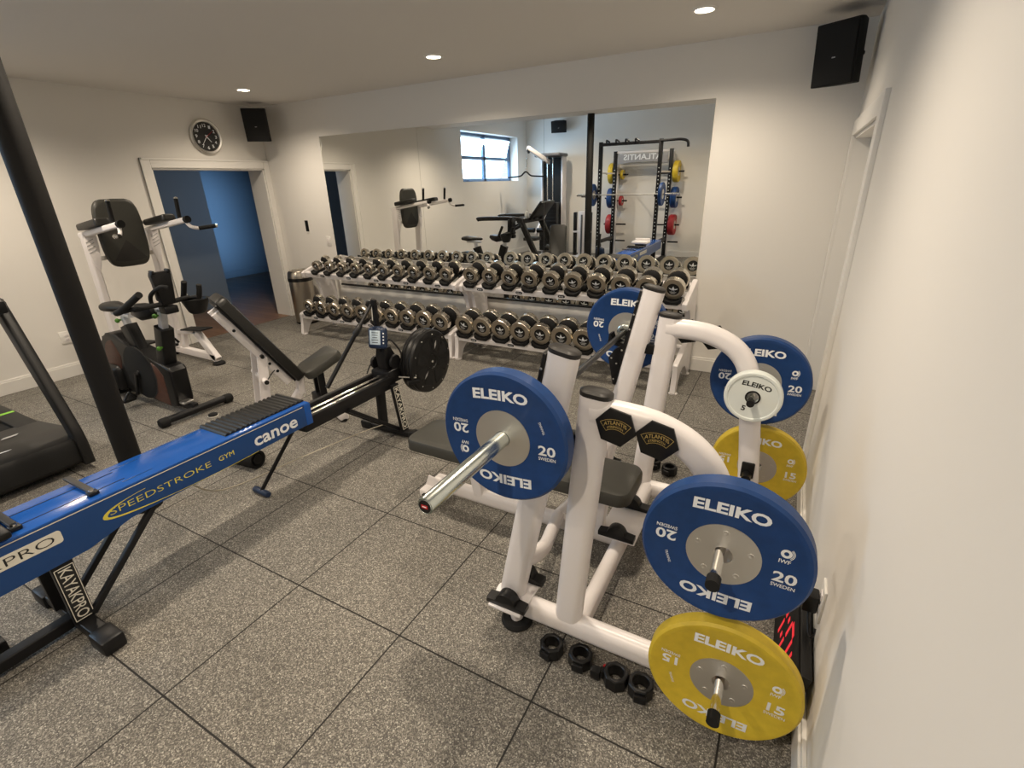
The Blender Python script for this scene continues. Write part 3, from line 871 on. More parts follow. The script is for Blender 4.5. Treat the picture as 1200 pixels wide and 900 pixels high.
# long beam, front foot and pads
BY = 1.93
b = MB(white_metal); b.sweep([(-1.60, BY, 0.115), (-0.52, BY, 0.115)], [(p, q) for p, q in stadium(0.09, 0.06)], Z1); part(b, 'long_beam', ob)
b = MB(white_metal); b.bounds(-1.66, -1.54, BY - 0.10, BY + 0.10, 0.06, 0.11, 0.01)
b.prism([(0, 0), (0.16, 0.0), (0.10, 0.06), (0.03, 0.075)], (-1.66, BY - 0.04, 0.10), X1, Z1, -0.012, 0.002)
b.use(black_plastic).cyl((-1.62, BY - 0.11, 0.085), (-1.62, BY + 0.11, 0.085), 0.012, n=12)
ff = part(b, 'front_foot', ob)
for q in (-1, 1):
    b = MB(black_rubber); b.lathe([(0, 0), (0.03, 0), (0.03, 0.02), (0.02, 0.065), (0, 0.065)], (-1.60, BY + q * 0.08, 0), Z1, 20); part(b, 'rubber_foot', ff)
b = MB(white_metal)
b.bar((-1.30, BY, 0.13), (-1.34, BY, 0.36), 0.06, 0.06, X1, 0.008); b.bar((-0.62, BY, 0.13), (-0.60, BY, 0.36), 0.06, 0.06, X1, 0.008)
b.bar((-1.45, BY, 0.365), (-0.50, BY, 0.365), 0.06, 0.03, Z1, 0.005)
part(b, 'pad_support', ob)
for s, y in ((1, NP), (-1, FP)):
    b = MB(white_metal)
    b.sweep(smooth_path([(-0.765, y + s * 0.03, 0.33), (-0.755, y + s * 0.10, 0.27), (-0.765, y + s * 0.25, 0.20), (-0.80, y + s * 0.40, 0.16), (-0.83, BY, 0.14)], 6), stadium(0.075, 0.055), Z1)
    part(b, 'curved_brace', ob)
def pad(name, parent, cx, cy, cz, lx, ly, th, r, m, rot=None, label=None):
    """rounded upholstery pad, length lx along local x"""
    b = MB(m)
    M = Matrix.Identity(3) if rot is None else (rot if isinstance(rot, Matrix) else Euler(rot).to_matrix())
    c = V(cx, cy, cz)
    rings = []
    for k, (z, ins) in enumerate(((-th / 2, 0.008), (-th / 2 + 0.006, 0.0), (th / 2 - 0.02, 0.0), (th / 2 - 0.006, 0.008), (th / 2, 0.026))):
        rings.append([c + M @ V(x, y, z) for x, y in rrect(lx - 2 * ins, ly - 2 * ins, max(0.006, r - ins), 6)])
    b.loft(rings)
    return part(b, name, parent, label)
b_ = pad('bench_pad', ob, -1.065, BY, 0.425, 1.24, 0.30, 0.07, 0.06, vinyl)
b = MB(black_metal); b.bounds(-0.52, -0.505, BY - 0.03, BY - 0.01, 0.33, 0.385); part(b, 'pad_tab', ob)
b = MB(red_plastic); b.lathe([(0, 0), (0.018, 0.004), (0.018, 0.016), (0.008, 0.02), (0.006, 0.05)], (-1.58, BY - 0.05, 0.345), Z1, 18); part(b, 'adjust_knob', ob, 'red adjustment knob')
b = MB(black_plastic); b.cyl((-1.50, BY - 0.06, 0.36), (-1.50, BY - 0.06, 0.39), 0.018, n=14); part(b, 'pad_stud', ob)

# ================================================================== barbell collars on the floor
def collar(name, label, x, y, rz, opened=False, lay=False):
    o = thing(name, label, 'barbell collar', (x, y, 0), 'barbell collars on the floor', rz)
    b = MB(black_plastic)
    T = Matrix.Translation((x, y, 0)) @ Matrix.Rotation(rz, 4, 'Z')
    n = 8
    ri, ro, h = 0.0285, 0.047, 0.056
    ang = [2 * PI * i / n + PI / 8 for i in range(n)]
    z0 = 0.0
    def ring(r, z, k=32):
        out = []
        for i in range(k):
            a = 2 * PI * i / k
            # octagon radius
            oc = r
            if r > 0.04:
                q = (a - PI / 8) % (PI / 4) - PI / 8
                oc = r * math.cos(PI / 8) / math.cos(q)
            out.append(T @ V(oc * math.cos(a), oc * math.sin(a), z))
        return out
    rings = [ring(ro - 0.004, 0), ring(ro, 0.004), ring(ro, h - 0.004), ring(ro - 0.004, h), ring(ri + 0.003, h), ring(ri, h - 0.003), ring(ri, 0.002), ring(ri + 0.003, 0)]
    b.loft(rings, cap=False, closed=True)
    part(b, 'ring', o)
    b = MB(black_plastic)
    if opened:
        c0 = T @ V(-0.050, -0.012, 0.026); b.box(c0, (0.020, 0.026, 0.034), Euler((0, 0, rz)), 0.004)
        c0 = T @ V(-0.068, -0.026, 0.026); b.box(c0, (0.036, 0.032, 0.042), Euler((0, 0, rz + 0.12)), 0.005)
        b.use(red_plastic).box(T @ V(-0.052, 0.012, 0.024), (0.006, 0.010, 0.026), Euler((0, 0, rz)))
    else:
        c0 = T @ V(0.0, -0.047, 0.026); b.box(c0, (0.044, 0.014, 0.034), Euler((0, 0, rz)), 0.004)
    part(b, 'lever', o)
    return o
collar('barbell_collar', 'black barbell collar on the floor nearest the round rubber foot', -0.579, 1.292, -0.2)
collar('barbell_collar', 'black barbell collar second from the round rubber foot', -0.462, 1.300, 0.1)
collar('barbell_collar', 'black barbell collar with its lever swung open', -0.318, 1.285, -0.15, True)
collar('barbell_collar', 'black barbell collar nearest the yellow plate on the floor', -0.226, 1.288, 0.2)
collar('barbell_collar', 'black barbell collar behind the far floor beam of the bench, lying near its upright', -0.56, 2.835, 0.3)
collar('barbell_collar', 'black barbell collar just behind the bench, under the curved arm', -0.452, 2.80, -0.3)

# ================================================================== dumbbell racks
def rack(x0, x1, label, xs_up, xs_lo, ru, rlo):
    o = thing('dumbbell_rack', label, 'dumbbell rack', ((x0 + x1) / 2, 4.4, 0), 'two tier dumbbell racks')
    def arc(c, r, a0, a1, n=6):
        return [(c[0] + r * math.cos(a0 + (a1 - a0) * i / n), c[1] + r * math.sin(a0 + (a1 - a0) * i / n)) for i in range(n + 1)]
    prof = [(4.045, 0.015), (4.06, 0.0), (4.12, 0.0), (4.135, 0.03)] + \
           [(4.16, 0.10), (4.22, 0.155), (4.32, 0.175), (4.44, 0.15), (4.53, 0.08), (4.56, 0.02)] + [(4.575, 0.0), (4.68, 0.0), (4.69, 0.02)] + \
           [(4.70, 0.30), (4.69, 0.62), (4.665, 0.875), (4.64, 0.89)] + [(4.235, 0.772), (4.205, 0.752), (4.215, 0.700), (4.25, 0.688)] + \
           [(4.36, 0.685), (4.42, 0.62), (4.455, 0.50), (4.46, 0.42), (4.44, 0.36), (4.40, 0.335)] + [(4.09, 0.275), (4.07, 0.255), (4.075, 0.19), (4.07, 0.12)]
    for x in (x0, x1):
        b = MB(white_metal); b.prism(prof, (x - 0.022, 0, 0), Y1, Z1, 0.044, 0.006); fr = part(b, 'end_frame', o)
        for y in (4.09, 4.63):
            b = MB(white_metal); b.lathe([(0, 0), (0.038, 0), (0.038, 0.006), (0.03, 0.012), (0, 0.012)], (x, y, 0), Z1, 24); part(b, 'foot_disc', fr)
    tiers = ((4.235, 0.733, 4.56, 0.828, xs_up, ru), (4.085, 0.237, 4.40, 0.300, xs_lo, rlo))
    for (yf, zf, yr, zr, xs, rr_) in tiers:
        sl = V(0, yr - yf, zr - zf).normalized(); up = V(0, -sl.z, sl.y)
        M = Matrix((X1, sl, up)).transposed()
        for (y, z, h) in ((yf, zf, 0.062), (yr, zr, 0.055)):
            b = MB(white_metal)
            b.box((((x0 + x1) / 2), y, z), (x1 - x0 - 0.05, 0.016, h), M, 0.005)
            b.box(V((x0 + x1) / 2, y, z) + sl * 0.022 + up * (h / 2 - 0.006), (x1 - x0 - 0.05, 0.055, 0.012), M, 0.004)
            r = part(b, 'rail', o)
            if h > 0.06:
                for k in range(0, len(xs), 2):
                    xx = (xs[k] + xs[min(k + 1, len(xs) - 1)]) / 2
                    b = MB(black_plastic); b.prism(stadium(0.072, 0.028, 6), V(xx, y, z) - sl * 0.0095, X1, up, -0.003)
                    b.use(white_ink)
                    for q in (-0.017, 0.0, 0.017): b.box(V(xx + q, y, z) - sl * 0.0128, (0.008, 0.001, 0.010), M)
                    part(b, 'number_plate', r, 'small black number plate')
        for i_, x in enumerate(xs):
            b = MB(black_rubber)
            c0 = V(x, yf, zf) + up * 0.024
            r_ = rr_[0] + (rr_[1] - rr_[0]) * i_ / (len(xs) - 1) + 0.002
            w = r_ * 0.80
            poly = [(-w * 0.62, -0.008), (w * 0.62, -0.008), (w, 0.016)] + [(r_ * math.cos(a_), 0.014 + r_ + r_ * math.sin(a_)) for a_ in [-PI / 2 + PI * 0.30 * (1 - 2 * k_ / 8) for k_ in range(9)]] + [(-w, 0.016)]
            L = (V(0, yr, zr) - V(0, yf, zf)).length
            for a, t in ((-0.026, 0.060), (L - 0.092, 0.060)):
                b.prism([(p, q) for p, q in poly], c0 + sl * (a + t), X1, up, t, 0.002)
            b.box(c0 + sl * (L / 2 + 0.0) + up * 0.0, (0.06, L - 0.06, 0.012), M, 0.002)
            part(b, 'saddle', o, 'black dumbbell saddle')
    return o
NX = 10
lin = lambda a, b_, n: [a + (b_ - a) * i / (n - 1) for i in range(n)]
UL, UR = lin(-5.09, -3.13, NX), lin(-2.82, -0.805, NX)
LL, LR = lin(-5.165, -3.125, NX), lin(-2.83, -0.87, NX)
rack(-5.32, -3.02, 'white two tier dumbbell rack standing beside the steel bin', UL, LL, (0.060, 0.075), (0.083, 0.104))
rack(-2.935, -0.70, 'white two tier dumbbell rack near the side doorway, behind the bench', UR, LR, (0.082, 0.093), (0.103, 0.108))

# dumbbell prototype: axis along local Y, front face at -Y; unit head radius 0.09, 0.31 long
def dumbbell_proto():
    o = thing('dumbbell', 'proto', 'dumbbell', (0, 0, 0))
    b = MB(steel); b.cyl((0, -0.075, 0), (0, 0.075, 0), 0.0165, n=16)
    b.lathe([(0.0168, -0.05), (0.0185, -0.03), (0.0185, 0.03), (0.0168, 0.05)], (0, 0, 0), Y1, 16)
    part(b, 'handle', o)
    for s in (-1, 1):
        n = V(0, s, 0)
        b = MB(black_rubber)
        b.lathe([(0.0, 0.034), (0.034, 0.034), (0.054, 0.042), (0.074, 0.060), (0.080, 0.078), (0.080, 0.120)], (0, 0, 0), n, 32)
        b.use(black_plastic).lathe([(0.050, 0.1535), (0.0, 0.1535)], (0, 0, 0), n, 32)
        u = X1 if s < 0 else -X1
        w = Z1
        q = n * 0.1542
        b.use(white_ink)
        def poly(ps): b._f(b._v([q + u * x + w * y for x, y in ps]))
        poly([(-0.006, -0.004), (0.006, -0.004), (0.010, 0.006), (0.0, 0.030), (-0.010, 0.006)])
        for m_ in (-1, 1):
            poly([(m_ * 0.008, 0.004), (m_ * 0.036, 0.014), (m_ * 0.030, 0.004), (m_ * 0.012, -0.004)])
            poly([(m_ * 0.004, -0.004), (m_ * 0.014, -0.014), (m_ * 0.004, -0.010)])
        b.use(grey_ink)
        poly([(-0.028, -0.020), (0.028, -0.020), (0.024, -0.026), (-0.024, -0.026)])
        poly([(-0.020, -0.031), (0.020, -0.031), (0.014, -0.038), (-0.014, -0.038)])
        hd = part(b, 'head', o)
        b = MB(db_steel)
        prof = [(0.078, 0.074), (0.086, 0.076), (0.090, 0.081), (0.090, 0.146), (0.087, 0.1545), (0.080, 0.156), (0.056, 0.1555), (0.051, 0.153), (0.050, 0.150)]
        # faceted rim: 12 soft flats
        k = 16; sub = 1
        rings = []
        for r, h in prof:
            ring = []
            for i in range(k * sub):
                a = 2 * PI * i / (k * sub)
                f = 1.0
                ring.append(n * h + (X1 * math.cos(a) + Z1 * math.sin(a)) * r * f)
            rings.append(ring)
        b.loft(rings[:5], cap=False); b.use(db_face).loft(rings[4:], cap=False)
        part(b, 'steel_ring', hd, 'shiny steel ring', smooth=20)
    return o
proto = dumbbell_proto()
ordn = ['first', 'second', 'third', 'fourth', 'fifth', 'sixth', 'seventh', 'eighth', 'ninth', 'tenth']
first = True
rows = ((UL, 4.235, 0.733, 4.56, 0.828, 0.060, 0.075, 'upper shelf of the rack by the bin', '', 'dumbbells on the upper shelf by the bin', 0.86),
        (UR, 4.235, 0.733, 4.56, 0.828, 0.082, 0.093, 'upper shelf of the rack behind the bench', '', 'dumbbells on the upper shelf behind the bench', 0.90),
        (LL, 4.085, 0.237, 4.40, 0.300, 0.083, 0.104, 'lower shelf of the rack by the bin', '', 'dumbbells on the lower shelf by the bin', 0.92),
        (LR, 4.085, 0.237, 4.40, 0.300, 0.103, 0.108, 'lower shelf of the rack behind the bench', '', 'dumbbells on the lower shelf behind the bench', 0.97))
for xs, yf, zf, yr, zr, r0, r1, where, cnt, grp, ln in rows:
    sl = V(0, yr - yf, zr - zf).normalized(); up = V(0, -sl.z, sl.y); ang = math.atan2(sl.z, sl.y)
    Lr = (V(0, yr, zr) - V(0, yf, zf)).length
    for i, x in enumerate(xs):
        o = proto if first else copy_tree(proto)
        first = False
        r = r0 + (r1 - r0) * i / (len(xs) - 1)
        k = r / 0.09
        pos = V(x, yf, zf) + up * (0.024 + 0.0195 + r) + sl * (Lr / 2 - 0.030)
        o.location = pos
        jit = random.uniform(-0.5, 0.5) if random.random() < 0.55 else 0.0
        o.rotation_euler = (Matrix.Rotation(ang, 3, 'X') @ Matrix.Rotation(jit, 3, 'Y')).to_euler()
        o.scale = (k, ln * 0.86 * (0.93 + 0.07 * i / 9), k)
        size = 'shiny steel dumbbell'
        tag(o, 'steel dumbbell, %s from the bin side, %s' % (ordn[i], where), 'dumbbell', grp)

# ================================================================== stainless bin
o = thing('waste_bin', 'tall stainless steel waste bin with black band standing in the corner by the hallway opening', 'bin', (-5.78, 4.53, 0))
bx, by = -5.78, 4.53
b = MB(bin_steel); b.lathe([(0, 0.03), (0.150, 0.03), (0.152, 0.035), (0.152, 0.58), (0.0, 0.58)], (bx, by, 0), Z1, 48); part(b, 'body', o)
b = MB(black_plastic); b.lathe([(0, 0), (0.146, 0), (0.150, 0.006), (0.150, 0.031), (0.0, 0.031)], (bx, by, 0), Z1, 48); part(b, 'base', o)
b = MB(black_plastic); b.lathe([(0.150, 0.575), (0.160, 0.578), (0.160, 0.622), (0.150, 0.626), (0.150, 0.575)], (bx, by, 0), Z1, 48); part(b, 'band', o)
b = MB(bin_steel); b.lathe([(0.158, 0.622), (0.157, 0.64), (0.148, 0.69), (0.130, 0.715), (0.09, 0.722), (0.088, 0.715), (0.0, 0.712)], (bx, by, 0), Z1, 48); part(b, 'domed_lid', o)

# ================================================================== canoe trainer
kp = thing('canoe_ergometer', 'long blue canoe training machine with black ribbed pad and black flywheel', 'rowing machine', (-2.47, 1.0, 0))
kx0, kx1 = -2.60, -2.35
kz0, kz1 = 0.425, 0.565
b = MB(blue_paint)
b.bounds(kx0, kx1, -1.10, 1.74, kz1 - 0.012, kz1, 0.004)
b.bounds(kx0, kx0 + 0.012, -1.10, 1.74, kz0, kz1 - 0.006)
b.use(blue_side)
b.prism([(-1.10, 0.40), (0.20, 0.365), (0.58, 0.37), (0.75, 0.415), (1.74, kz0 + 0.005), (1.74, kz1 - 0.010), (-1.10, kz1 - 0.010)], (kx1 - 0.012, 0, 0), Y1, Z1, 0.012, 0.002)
b.use(blue_paint)
b.bounds(kx0, kx1 + 0.003, 1.70, 1.745, kz0 + 0.002, kz1 - 0.004, 0.006)
b.use(black_metal).bounds(kx0 + 0.012, kx1 - 0.014, -1.05, 1.70, kz0 + 0.02, kz1 - 0.014)
b.use(cream_label).bounds(kx1 - 0.001, kx1 + 0.0012, -1.1, 1.69, kz1 - 0.017, kz1 - 0.0135)
u, v = Y1, Z1
q = kx1 + 0.0002
# canoe lettering
b.text('canoe', (q, 1.502, 0.478), u, v, 0.275, 0.052, white_ink, 0.022)
b.text('GYM', (q, 1.207, 0.483), u, v, 0.080, 0.026, yellow_ink, 0.0)
b.text('SPEEDSTROKE', (q, 0.905, 0.482), u, v, 0.44, 0.028, yellow_ink, -0.012)
# swoosh
b.use(yellow_ink)
def sw(t0, t1, k=14):
    for i in range(k):
        a, c = t0 + (t1 - t0) * i / k, t0 + (t1 - t0) * (i + 1) / k
        def pt(a, e):
            th = 0.009 * max(0.12, math.cos(a - PI) ** 3 if abs(a - PI) < PI / 2 else 0.12)
            ex = 0.20 if math.sin(a) > 0 else 0.52
            return (q + 0.0008, 0.665 + ex + (ex + e * th) * math.cos(a) * 1.0, 0.468 + (0.048 + e * th) * math.sin(a))
        b.quad(pt(a, -1), pt(c, -1), pt(c, 1), pt(a, 1))
sw(PI * 0.55, PI, 10); sw(PI, PI * 1.62, 18)
# white name sticker
b.use(cream_label).prism(rrect(0.47, 0.055, 0.012), (q, 0.285, 0.486), Y1, Z1, 0.0012)
b.text('KAYAKPRO', (q + 0.0012, 0.285, 0.486), u, v, 0.42, 0.034, black_ink, -0.01)
part(b, 'blue_body', kp)
# slots and adjust bars on top
b = MB(black_matte)
for xx in (-2.53, -2.425): b.bounds(xx - 0.002, xx + 0.002, 0.05, 0.80, kz1, kz1 + 0.0012)
b.use(blue_side)
b.bounds(-2.56, -2.555, 0.80, 0.92, kz1, kz1 + 0.001); b.bounds(-2.40, -2.395, 0.78, 0.90, kz1, kz1 + 0.001)
part(b, 'slots', kp, 'thin black slots in the blue top')
for yy in (0.672, 0.42):
    b = MB(dark_grey); b.bar((-2.63, yy, kz1 + 0.016), (-2.395, yy + 0.004, kz1 + 0.010), 0.026, 0.012, Z1, 0.003)
    b.use(chrome).lathe([(0, 0.012), (0.010, 0.012), (0.012, 0.0)], (-2.405, yy, kz1 + 0.012), Z1, 16)
    b.use(black_plastic).box((-2.40, yy, kz1 + 0.010), (0.034, 0.038, 0.016), None, 0.004)
    part(b, 'adjust_bar', kp, 'metal footrest adjusting bar')
# ribbed pad
b = MB(vinyl_dark)
py0, py1 = 1.245, 1.735
nr = 17
prof = [(py0, kz1)]
for i in range(nr):
    y0 = py0 + (py1 - py0) * i / nr; dy = (py1 - py0) / nr
    prof += [(y0 + dy * 0.08, kz1 + 0.006), (y0 + dy * 0.3, kz1 + 0.013), (y0 + dy * 0.7, kz1 + 0.013), (y0 + dy * 0.92, kz1 + 0.006)]
prof += [(py1, kz1)]
b.prism(prof, (kx0 - 0.010, 0, 0), Y1, Z1, 0.225)
part(b, 'ribbed_pad', kp, 'black ribbed kneeling pad')
# seat (near end, out of the frame but in the mirror)
b = MB(white_metal); b.box((-2.475, 0.02, 0.635), (0.30, 0.24, 0.05), None, 0.02, 3); b.box((-2.475, -0.10, 0.665), (0.28, 0.04, 0.06), None, 0.015, 3); st = part(b, 'seat', kp, 'white moulded seat')
b = MB(black_metal); b.bounds(-2.56, -2.39, -0.07, 0.12, kz1, 0.612, 0.006); part(b, 'seat_carriage', st)
b = MB(black_plastic); b.box((-2.475, 0.36, 0.592), (0.30, 0.07, 0.03), None, 0.01); part(b, 'foot_bar', kp)
# rail to the flywheel
b = MB(black_metal)
for xx in (-2.545, -2.385): b.bounds(xx - 0.016, xx + 0.016, 1.70, 2.50, 0.375, 0.462, 0.004)
b.bounds(-2.545, -2.385, 1.70, 2.50, 0.375, 0.395)
rl = part(b, 'rail', kp, 'black channel rail')
for xx in (-2.492, -2.435):
    b = MB(chrome); b.cyl((xx, 1.72, 0.440), (xx, 2.44, 0.440), 0.011, n=14); part(b, 'guide_rod', rl, 'chrome guide rod')
# front stand
b = MB(black_metal)
b.bar((-2.76, 0.485, 0.045), (-2.19, 0.485, 0.045), 0.06, 0.045, Z1, 0.006)
for xx in (-2.74, -2.21): b.box((xx, 0.485, 0.036), (0.12, 0.085, 0.072), None, 0.014)
cf = part(b, 'front_foot', kp)
def lettered_post(p0, p1, w, lab):
    """black post with a lettered +x face, reading downwards"""
    b = MB(black_metal); b.bar(p0, p1, 0.03, w, Y1, 0.004)
    if lab:
        d = (p1 - p0).normalized(); n = Y1.cross(d) * -1
        n = d.cross(Y1)
        cc = (p0 + p1) / 2 + n * 0.0152
        L = (p1 - p0).length
        b.use(black_ink).prism([(-L * 0.46, -w * 0.46), (L * 0.46, -w * 0.46), (L * 0.46, w * 0.46), (-L * 0.46, w * 0.46)], cc, d, Y1, 0.0006)
        b.text('KAYAKPRO', cc + n * 0.0006, d, Y1, L * 0.84, w * 0.60, cream_label, 0.006)
        b.use(cream_label)
        for q in (-1, 1):
            b.bar(cc + n * 0.001 + Y1 * w * 0.43 * q - d * L * 0.45, cc + n * 0.001 + Y1 * w * 0.43 * q + d * L * 0.45, 0.0025, 0.0025, Y1)
            b.bar(cc + n * 0.001 + d * L * 0.45 * q - Y1 * w * 0.43, cc + n * 0.001 + d * L * 0.45 * q + Y1 * w * 0.43, 0.0025, 0.0025, d)
    part(b, 'post', kp, 'black post with pale lettering' if lab else None)
lettered_post(V(-2.372, 0.485, 0.365), V(-2.385, 0.485, 0.065), 0.072, True)
lettered_post(V(-2.56, 0.485, 0.40), V(-2.56, 0.485, 0.06), 0.082, False)
for xx in (-2.375, -2.545):
    b = MB(black_metal); b.bar((xx, 0.515, 0.075), (xx, 0.86, 0.415), 0.026, 0.026, X1, 0.004); part(b, 'brace', kp)
b = MB(black_metal); b.bar((-2.455, 0.485, 0.045), (-2.40, -1.0, 0.045), 0.055, 0.05, Z1, 0.006)
b.bar((-2.455, -1.0, 0.045), (-2.455, -1.0, 0.42), 0.05, 0.05, X1, 0.006); b.bar((-2.75, -1.0, 0.04), (-2.15, -1.0, 0.04), 0.06, 0.045, Z1, 0.008); part(b, 'floor_rail', kp)
b = MB(black_metal); b.bar((-2.60, 0.10, 0.40), (-2.60, 0.22, 0.06), 0.05, 0.05, X1, 0.004); b.bounds(-2.62, -2.55, 0.18, 0.28, 0.0, 0.06, 0.006); part(b, 'side_strut', kp)
# swing-down prop
b = MB(black_metal); b.cyl((-2.455, 1.72, 0.43), (-2.60, 1.48, 0.03), 0.012, n=12)
b.use(navy).tube([(-2.674, 1.483, 0.020), (-2.665, 1.4825, 0.020), (-2.545, 1.478, 0.020), (-2.536, 1.478, 0.020)], [0.016, 0.020, 0.020, 0.016], 14); part(b, 'prop_stand', kp)
# rear stand
b = MB(black_metal); b.bar((-2.70, 2.46, 0.035), (-2.16, 2.46, 0.035), 0.06, 0.04, Z1, 0.006); b.box((-2.655, 2.46, 0.032), (0.11, 0.08, 0.064), None, 0.014); b.box((-2.19, 2.46, 0.032), (0.11, 0.08, 0.064), None, 0.014); part(b, 'rear_foot', kp)
lettered_post(V(-2.492, 2.46, 0.41), V(-2.505, 2.46, 0.05), 0.075, False)
lettered_post(V(-2.352, 2.46, 0.41), V(-2.300, 2.46, 0.05), 0.062, True)
for xx in (-2.50, -2.36):
    b = MB(black_metal); b.bar((xx, 2.03, 0.385), (xx + 0.02, 2.45, 0.055), 0.026, 0.026, X1, 0.004); part(b, 'brace', kp)
# head: bracket, monitor, paddle rest
b = MB(black_metal)
b.bounds(-2.545, -2.37, 2.44, 2.60, 0.40, 0.505, 0.02)
b.prism([(2.47, 0.50), (2.60, 0.50), (2.57, 0.60), (2.53, 0.67), (2.47, 0.67), (2.455, 0.60)], (-2.49, 0, 0), Y1, Z1, 0.085, 0.008)
b.bar((-2.40, 2.56, 0.50), (-2.30, 2.75, 0.50), 0.05, 0.05, Z1, 0.006)
b.bar((-2.30, 2.55, 0.40), (-2.25, 2.62, 0.40), 0.05, 0.03, Z1, 0.004)
b.use(steel).cyl((-2.36, 2.53, 0.44), (-2.24, 2.58, 0.435), 0.006, n=10)
b.use(black_metal).lathe([(0, 0.0), (0.05, 0), (0.055, 0.01), (0.05, 0.02), (0, 0.02)], (-2.38, 2.52, 0.56), X1, 20)
b.lathe([(0, 0.0), (0.045, 0), (0.05, 0.01), (0.045, 0.02), (0, 0.02)], (-2.55, 2.50, 0.54), X1, 20)
hb = part(b, 'head_bracket', kp)
b = MB(black_metal)
b.tube(smooth_path([(-2.45, 2.50, 0.62), (-2.40, 2.52, 0.72), (-2.33, 2.55, 0.62), (-2.36, 2.54, 0.50)], 5), 0.006, 6)
b.tube(smooth_path([(-2.50, 2.48, 0.60), (-2.56, 2.46, 0.52), (-2.56, 2.42, 0.47)], 5), 0.005, 6); part(b, 'cables', hb)
mn = V(0.25, -0.93, 0.20).normalized(); mr = V(0.97, 0.26, 0).normalized(); mu = mr.cross(-mn).normalized() * 1
mu = mn.cross(mr); mu = mu if mu.z > 0 else -mu
M = Matrix((mr, -mn, mu)).transposed(); mc = V(-2.425, 2.44, 0.752)
b = MB(navy); b.box(mc, (0.138, 0.044, 0.150), M, 0.020, 4); b.box(mc + mu * 0.072 - mn * 0.0, (0.07, 0.036, 0.02), M, 0.008, 2); mo = part(b, 'monitor', kp, 'navy display unit')
b = MB(lcd); b.box(mc + mn * 0.0225 - mr * 0.010 + mu * 0.004, (0.080, 0.003, 0.098), M, 0.001)
b.use(dark_grey)
for k in range(5): b.box(mc + mn * 0.0242 - mr * 0.010 + mu * (0.038 - k * 0.017), (0.050 - 0.006 * (k % 3), 0.001, 0.004), M)
part(b, 'screen', mo, 'pale lcd screen')
b = MB(white_ink)
for k in range(4): b.box(mc + mn * 0.0222 + mr * 0.053 + mu * (0.034 - k * 0.022), (0.010, 0.002, 0.010), M, 0.001)
part(b, 'buttons', mo)
b = MB(black_metal); b.bar((-2.455, 2.47, 0.64), (-2.435, 2.458, 1.015), 0.024, 0.034, X1, 0.004)
b.bar((-2.475, 2.47, 0.86), (-2.447, 2.455, 1.015), 0.016, 0.020, X1, 0.003); b.use(cream_label).bar((-2.463, 2.452, 0.87), (-2.452, 2.450, 0.97), 0.006, 0.006, X1); part(b, 'paddle_rest', kp)
b = MB(black_metal); p0, p1 = V(-2.555, 2.05, 0.50), V(-2.447, 2.44, 0.985)
b.tube([p0, p0.lerp(p1, 0.62), p0.lerp(p1, 0.64), p0.lerp(p1, 0.74), p0.lerp(p1, 0.76), p1], [0.015, 0.014, 0.021, 0.020, 0.012, 0.010], 12); part(b, 'paddle_shaft', kp, 'black paddle shaft')
b = MB(cord_m); b.tube(smooth_path([(-2.52, 1.05, 0.40), (-2.58, 1.25, 0.18), (-2.55, 1.75, 0.13), (-2.50, 2.2, 0.10), (-2.46, 2.43, 0.08)], 8), 0.004, 6); part(b, 'cord', kp, 'pale elastic cord')
# flywheel
fc = V(-2.25, 2.79, 0.492)
b = MB(black_plastic)
b.lathe([(0.0, 0.0), (0.05, 0.0), (0.055, 0.006), (0.200, 0.004), (0.232, -0.004), (0.242, -0.018), (0.242, -0.030), (0.236, -0.036), (0.242, -0.042), (0.245, -0.060), (0.236, -0.066), (0.236, -0.072), (0.244, -0.078), (0.244, -0.100), (0.225, -0.118), (0.06, -0.122), (0.0, -0.122)], fc, X1, 72)
b.use(black_matte)
for i in range(8):
    a0, a1 = 2 * PI * i / 8 + 0.10, 2 * PI * (i + 1) / 8 - 0.10
    pts = []
    f = lambda r, a: fc + X1 * 0.0068 + (Y1 * math.cos(a) + Z1 * math.sin(a)) * r
    for j in range(6):
        c0, c1 = a0 + (a1 - a0) * j / 6, a0 + (a1 - a0) * (j + 1) / 6
        b.quad(f(0.075, c0 * 1.0), f(0.185, c0), f(0.185, c1), f(0.075, c1))
b.use(steel)
for i in range(10):
    a = 2 * PI * i / 10 + 0.2
    b.lathe([(0.0, 0.008), (0.004, 0.007), (0.005, 0.004)], fc + (Y1 * math.cos(a) + Z1 * math.sin(a)) * 0.208 + X1 * 0.0, X1, 10)
b.lathe([(0.0, 0.010), (0.008, 0.009), (0.010, 0.004)], fc, X1, 12)
b.use(grey_ink)
for a, r, w_ in ((1.2, 0.13, 0.010), (3.9, 0.12, 0.008)):
    p = fc + X1 * 0.0075 + (Y1 * math.cos(a) + Z1 * math.sin(a)) * r
    t = Y1 * -math.sin(a) + Z1 * math.cos(a); rr = Y1 * math.cos(a) + Z1 * math.sin(a)
    b.quad(p - rr * 0.035, p + t * w_, p + rr * 0.035, p - t * w_)
part(b, 'flywheel', kp, 'black round flywheel housing')

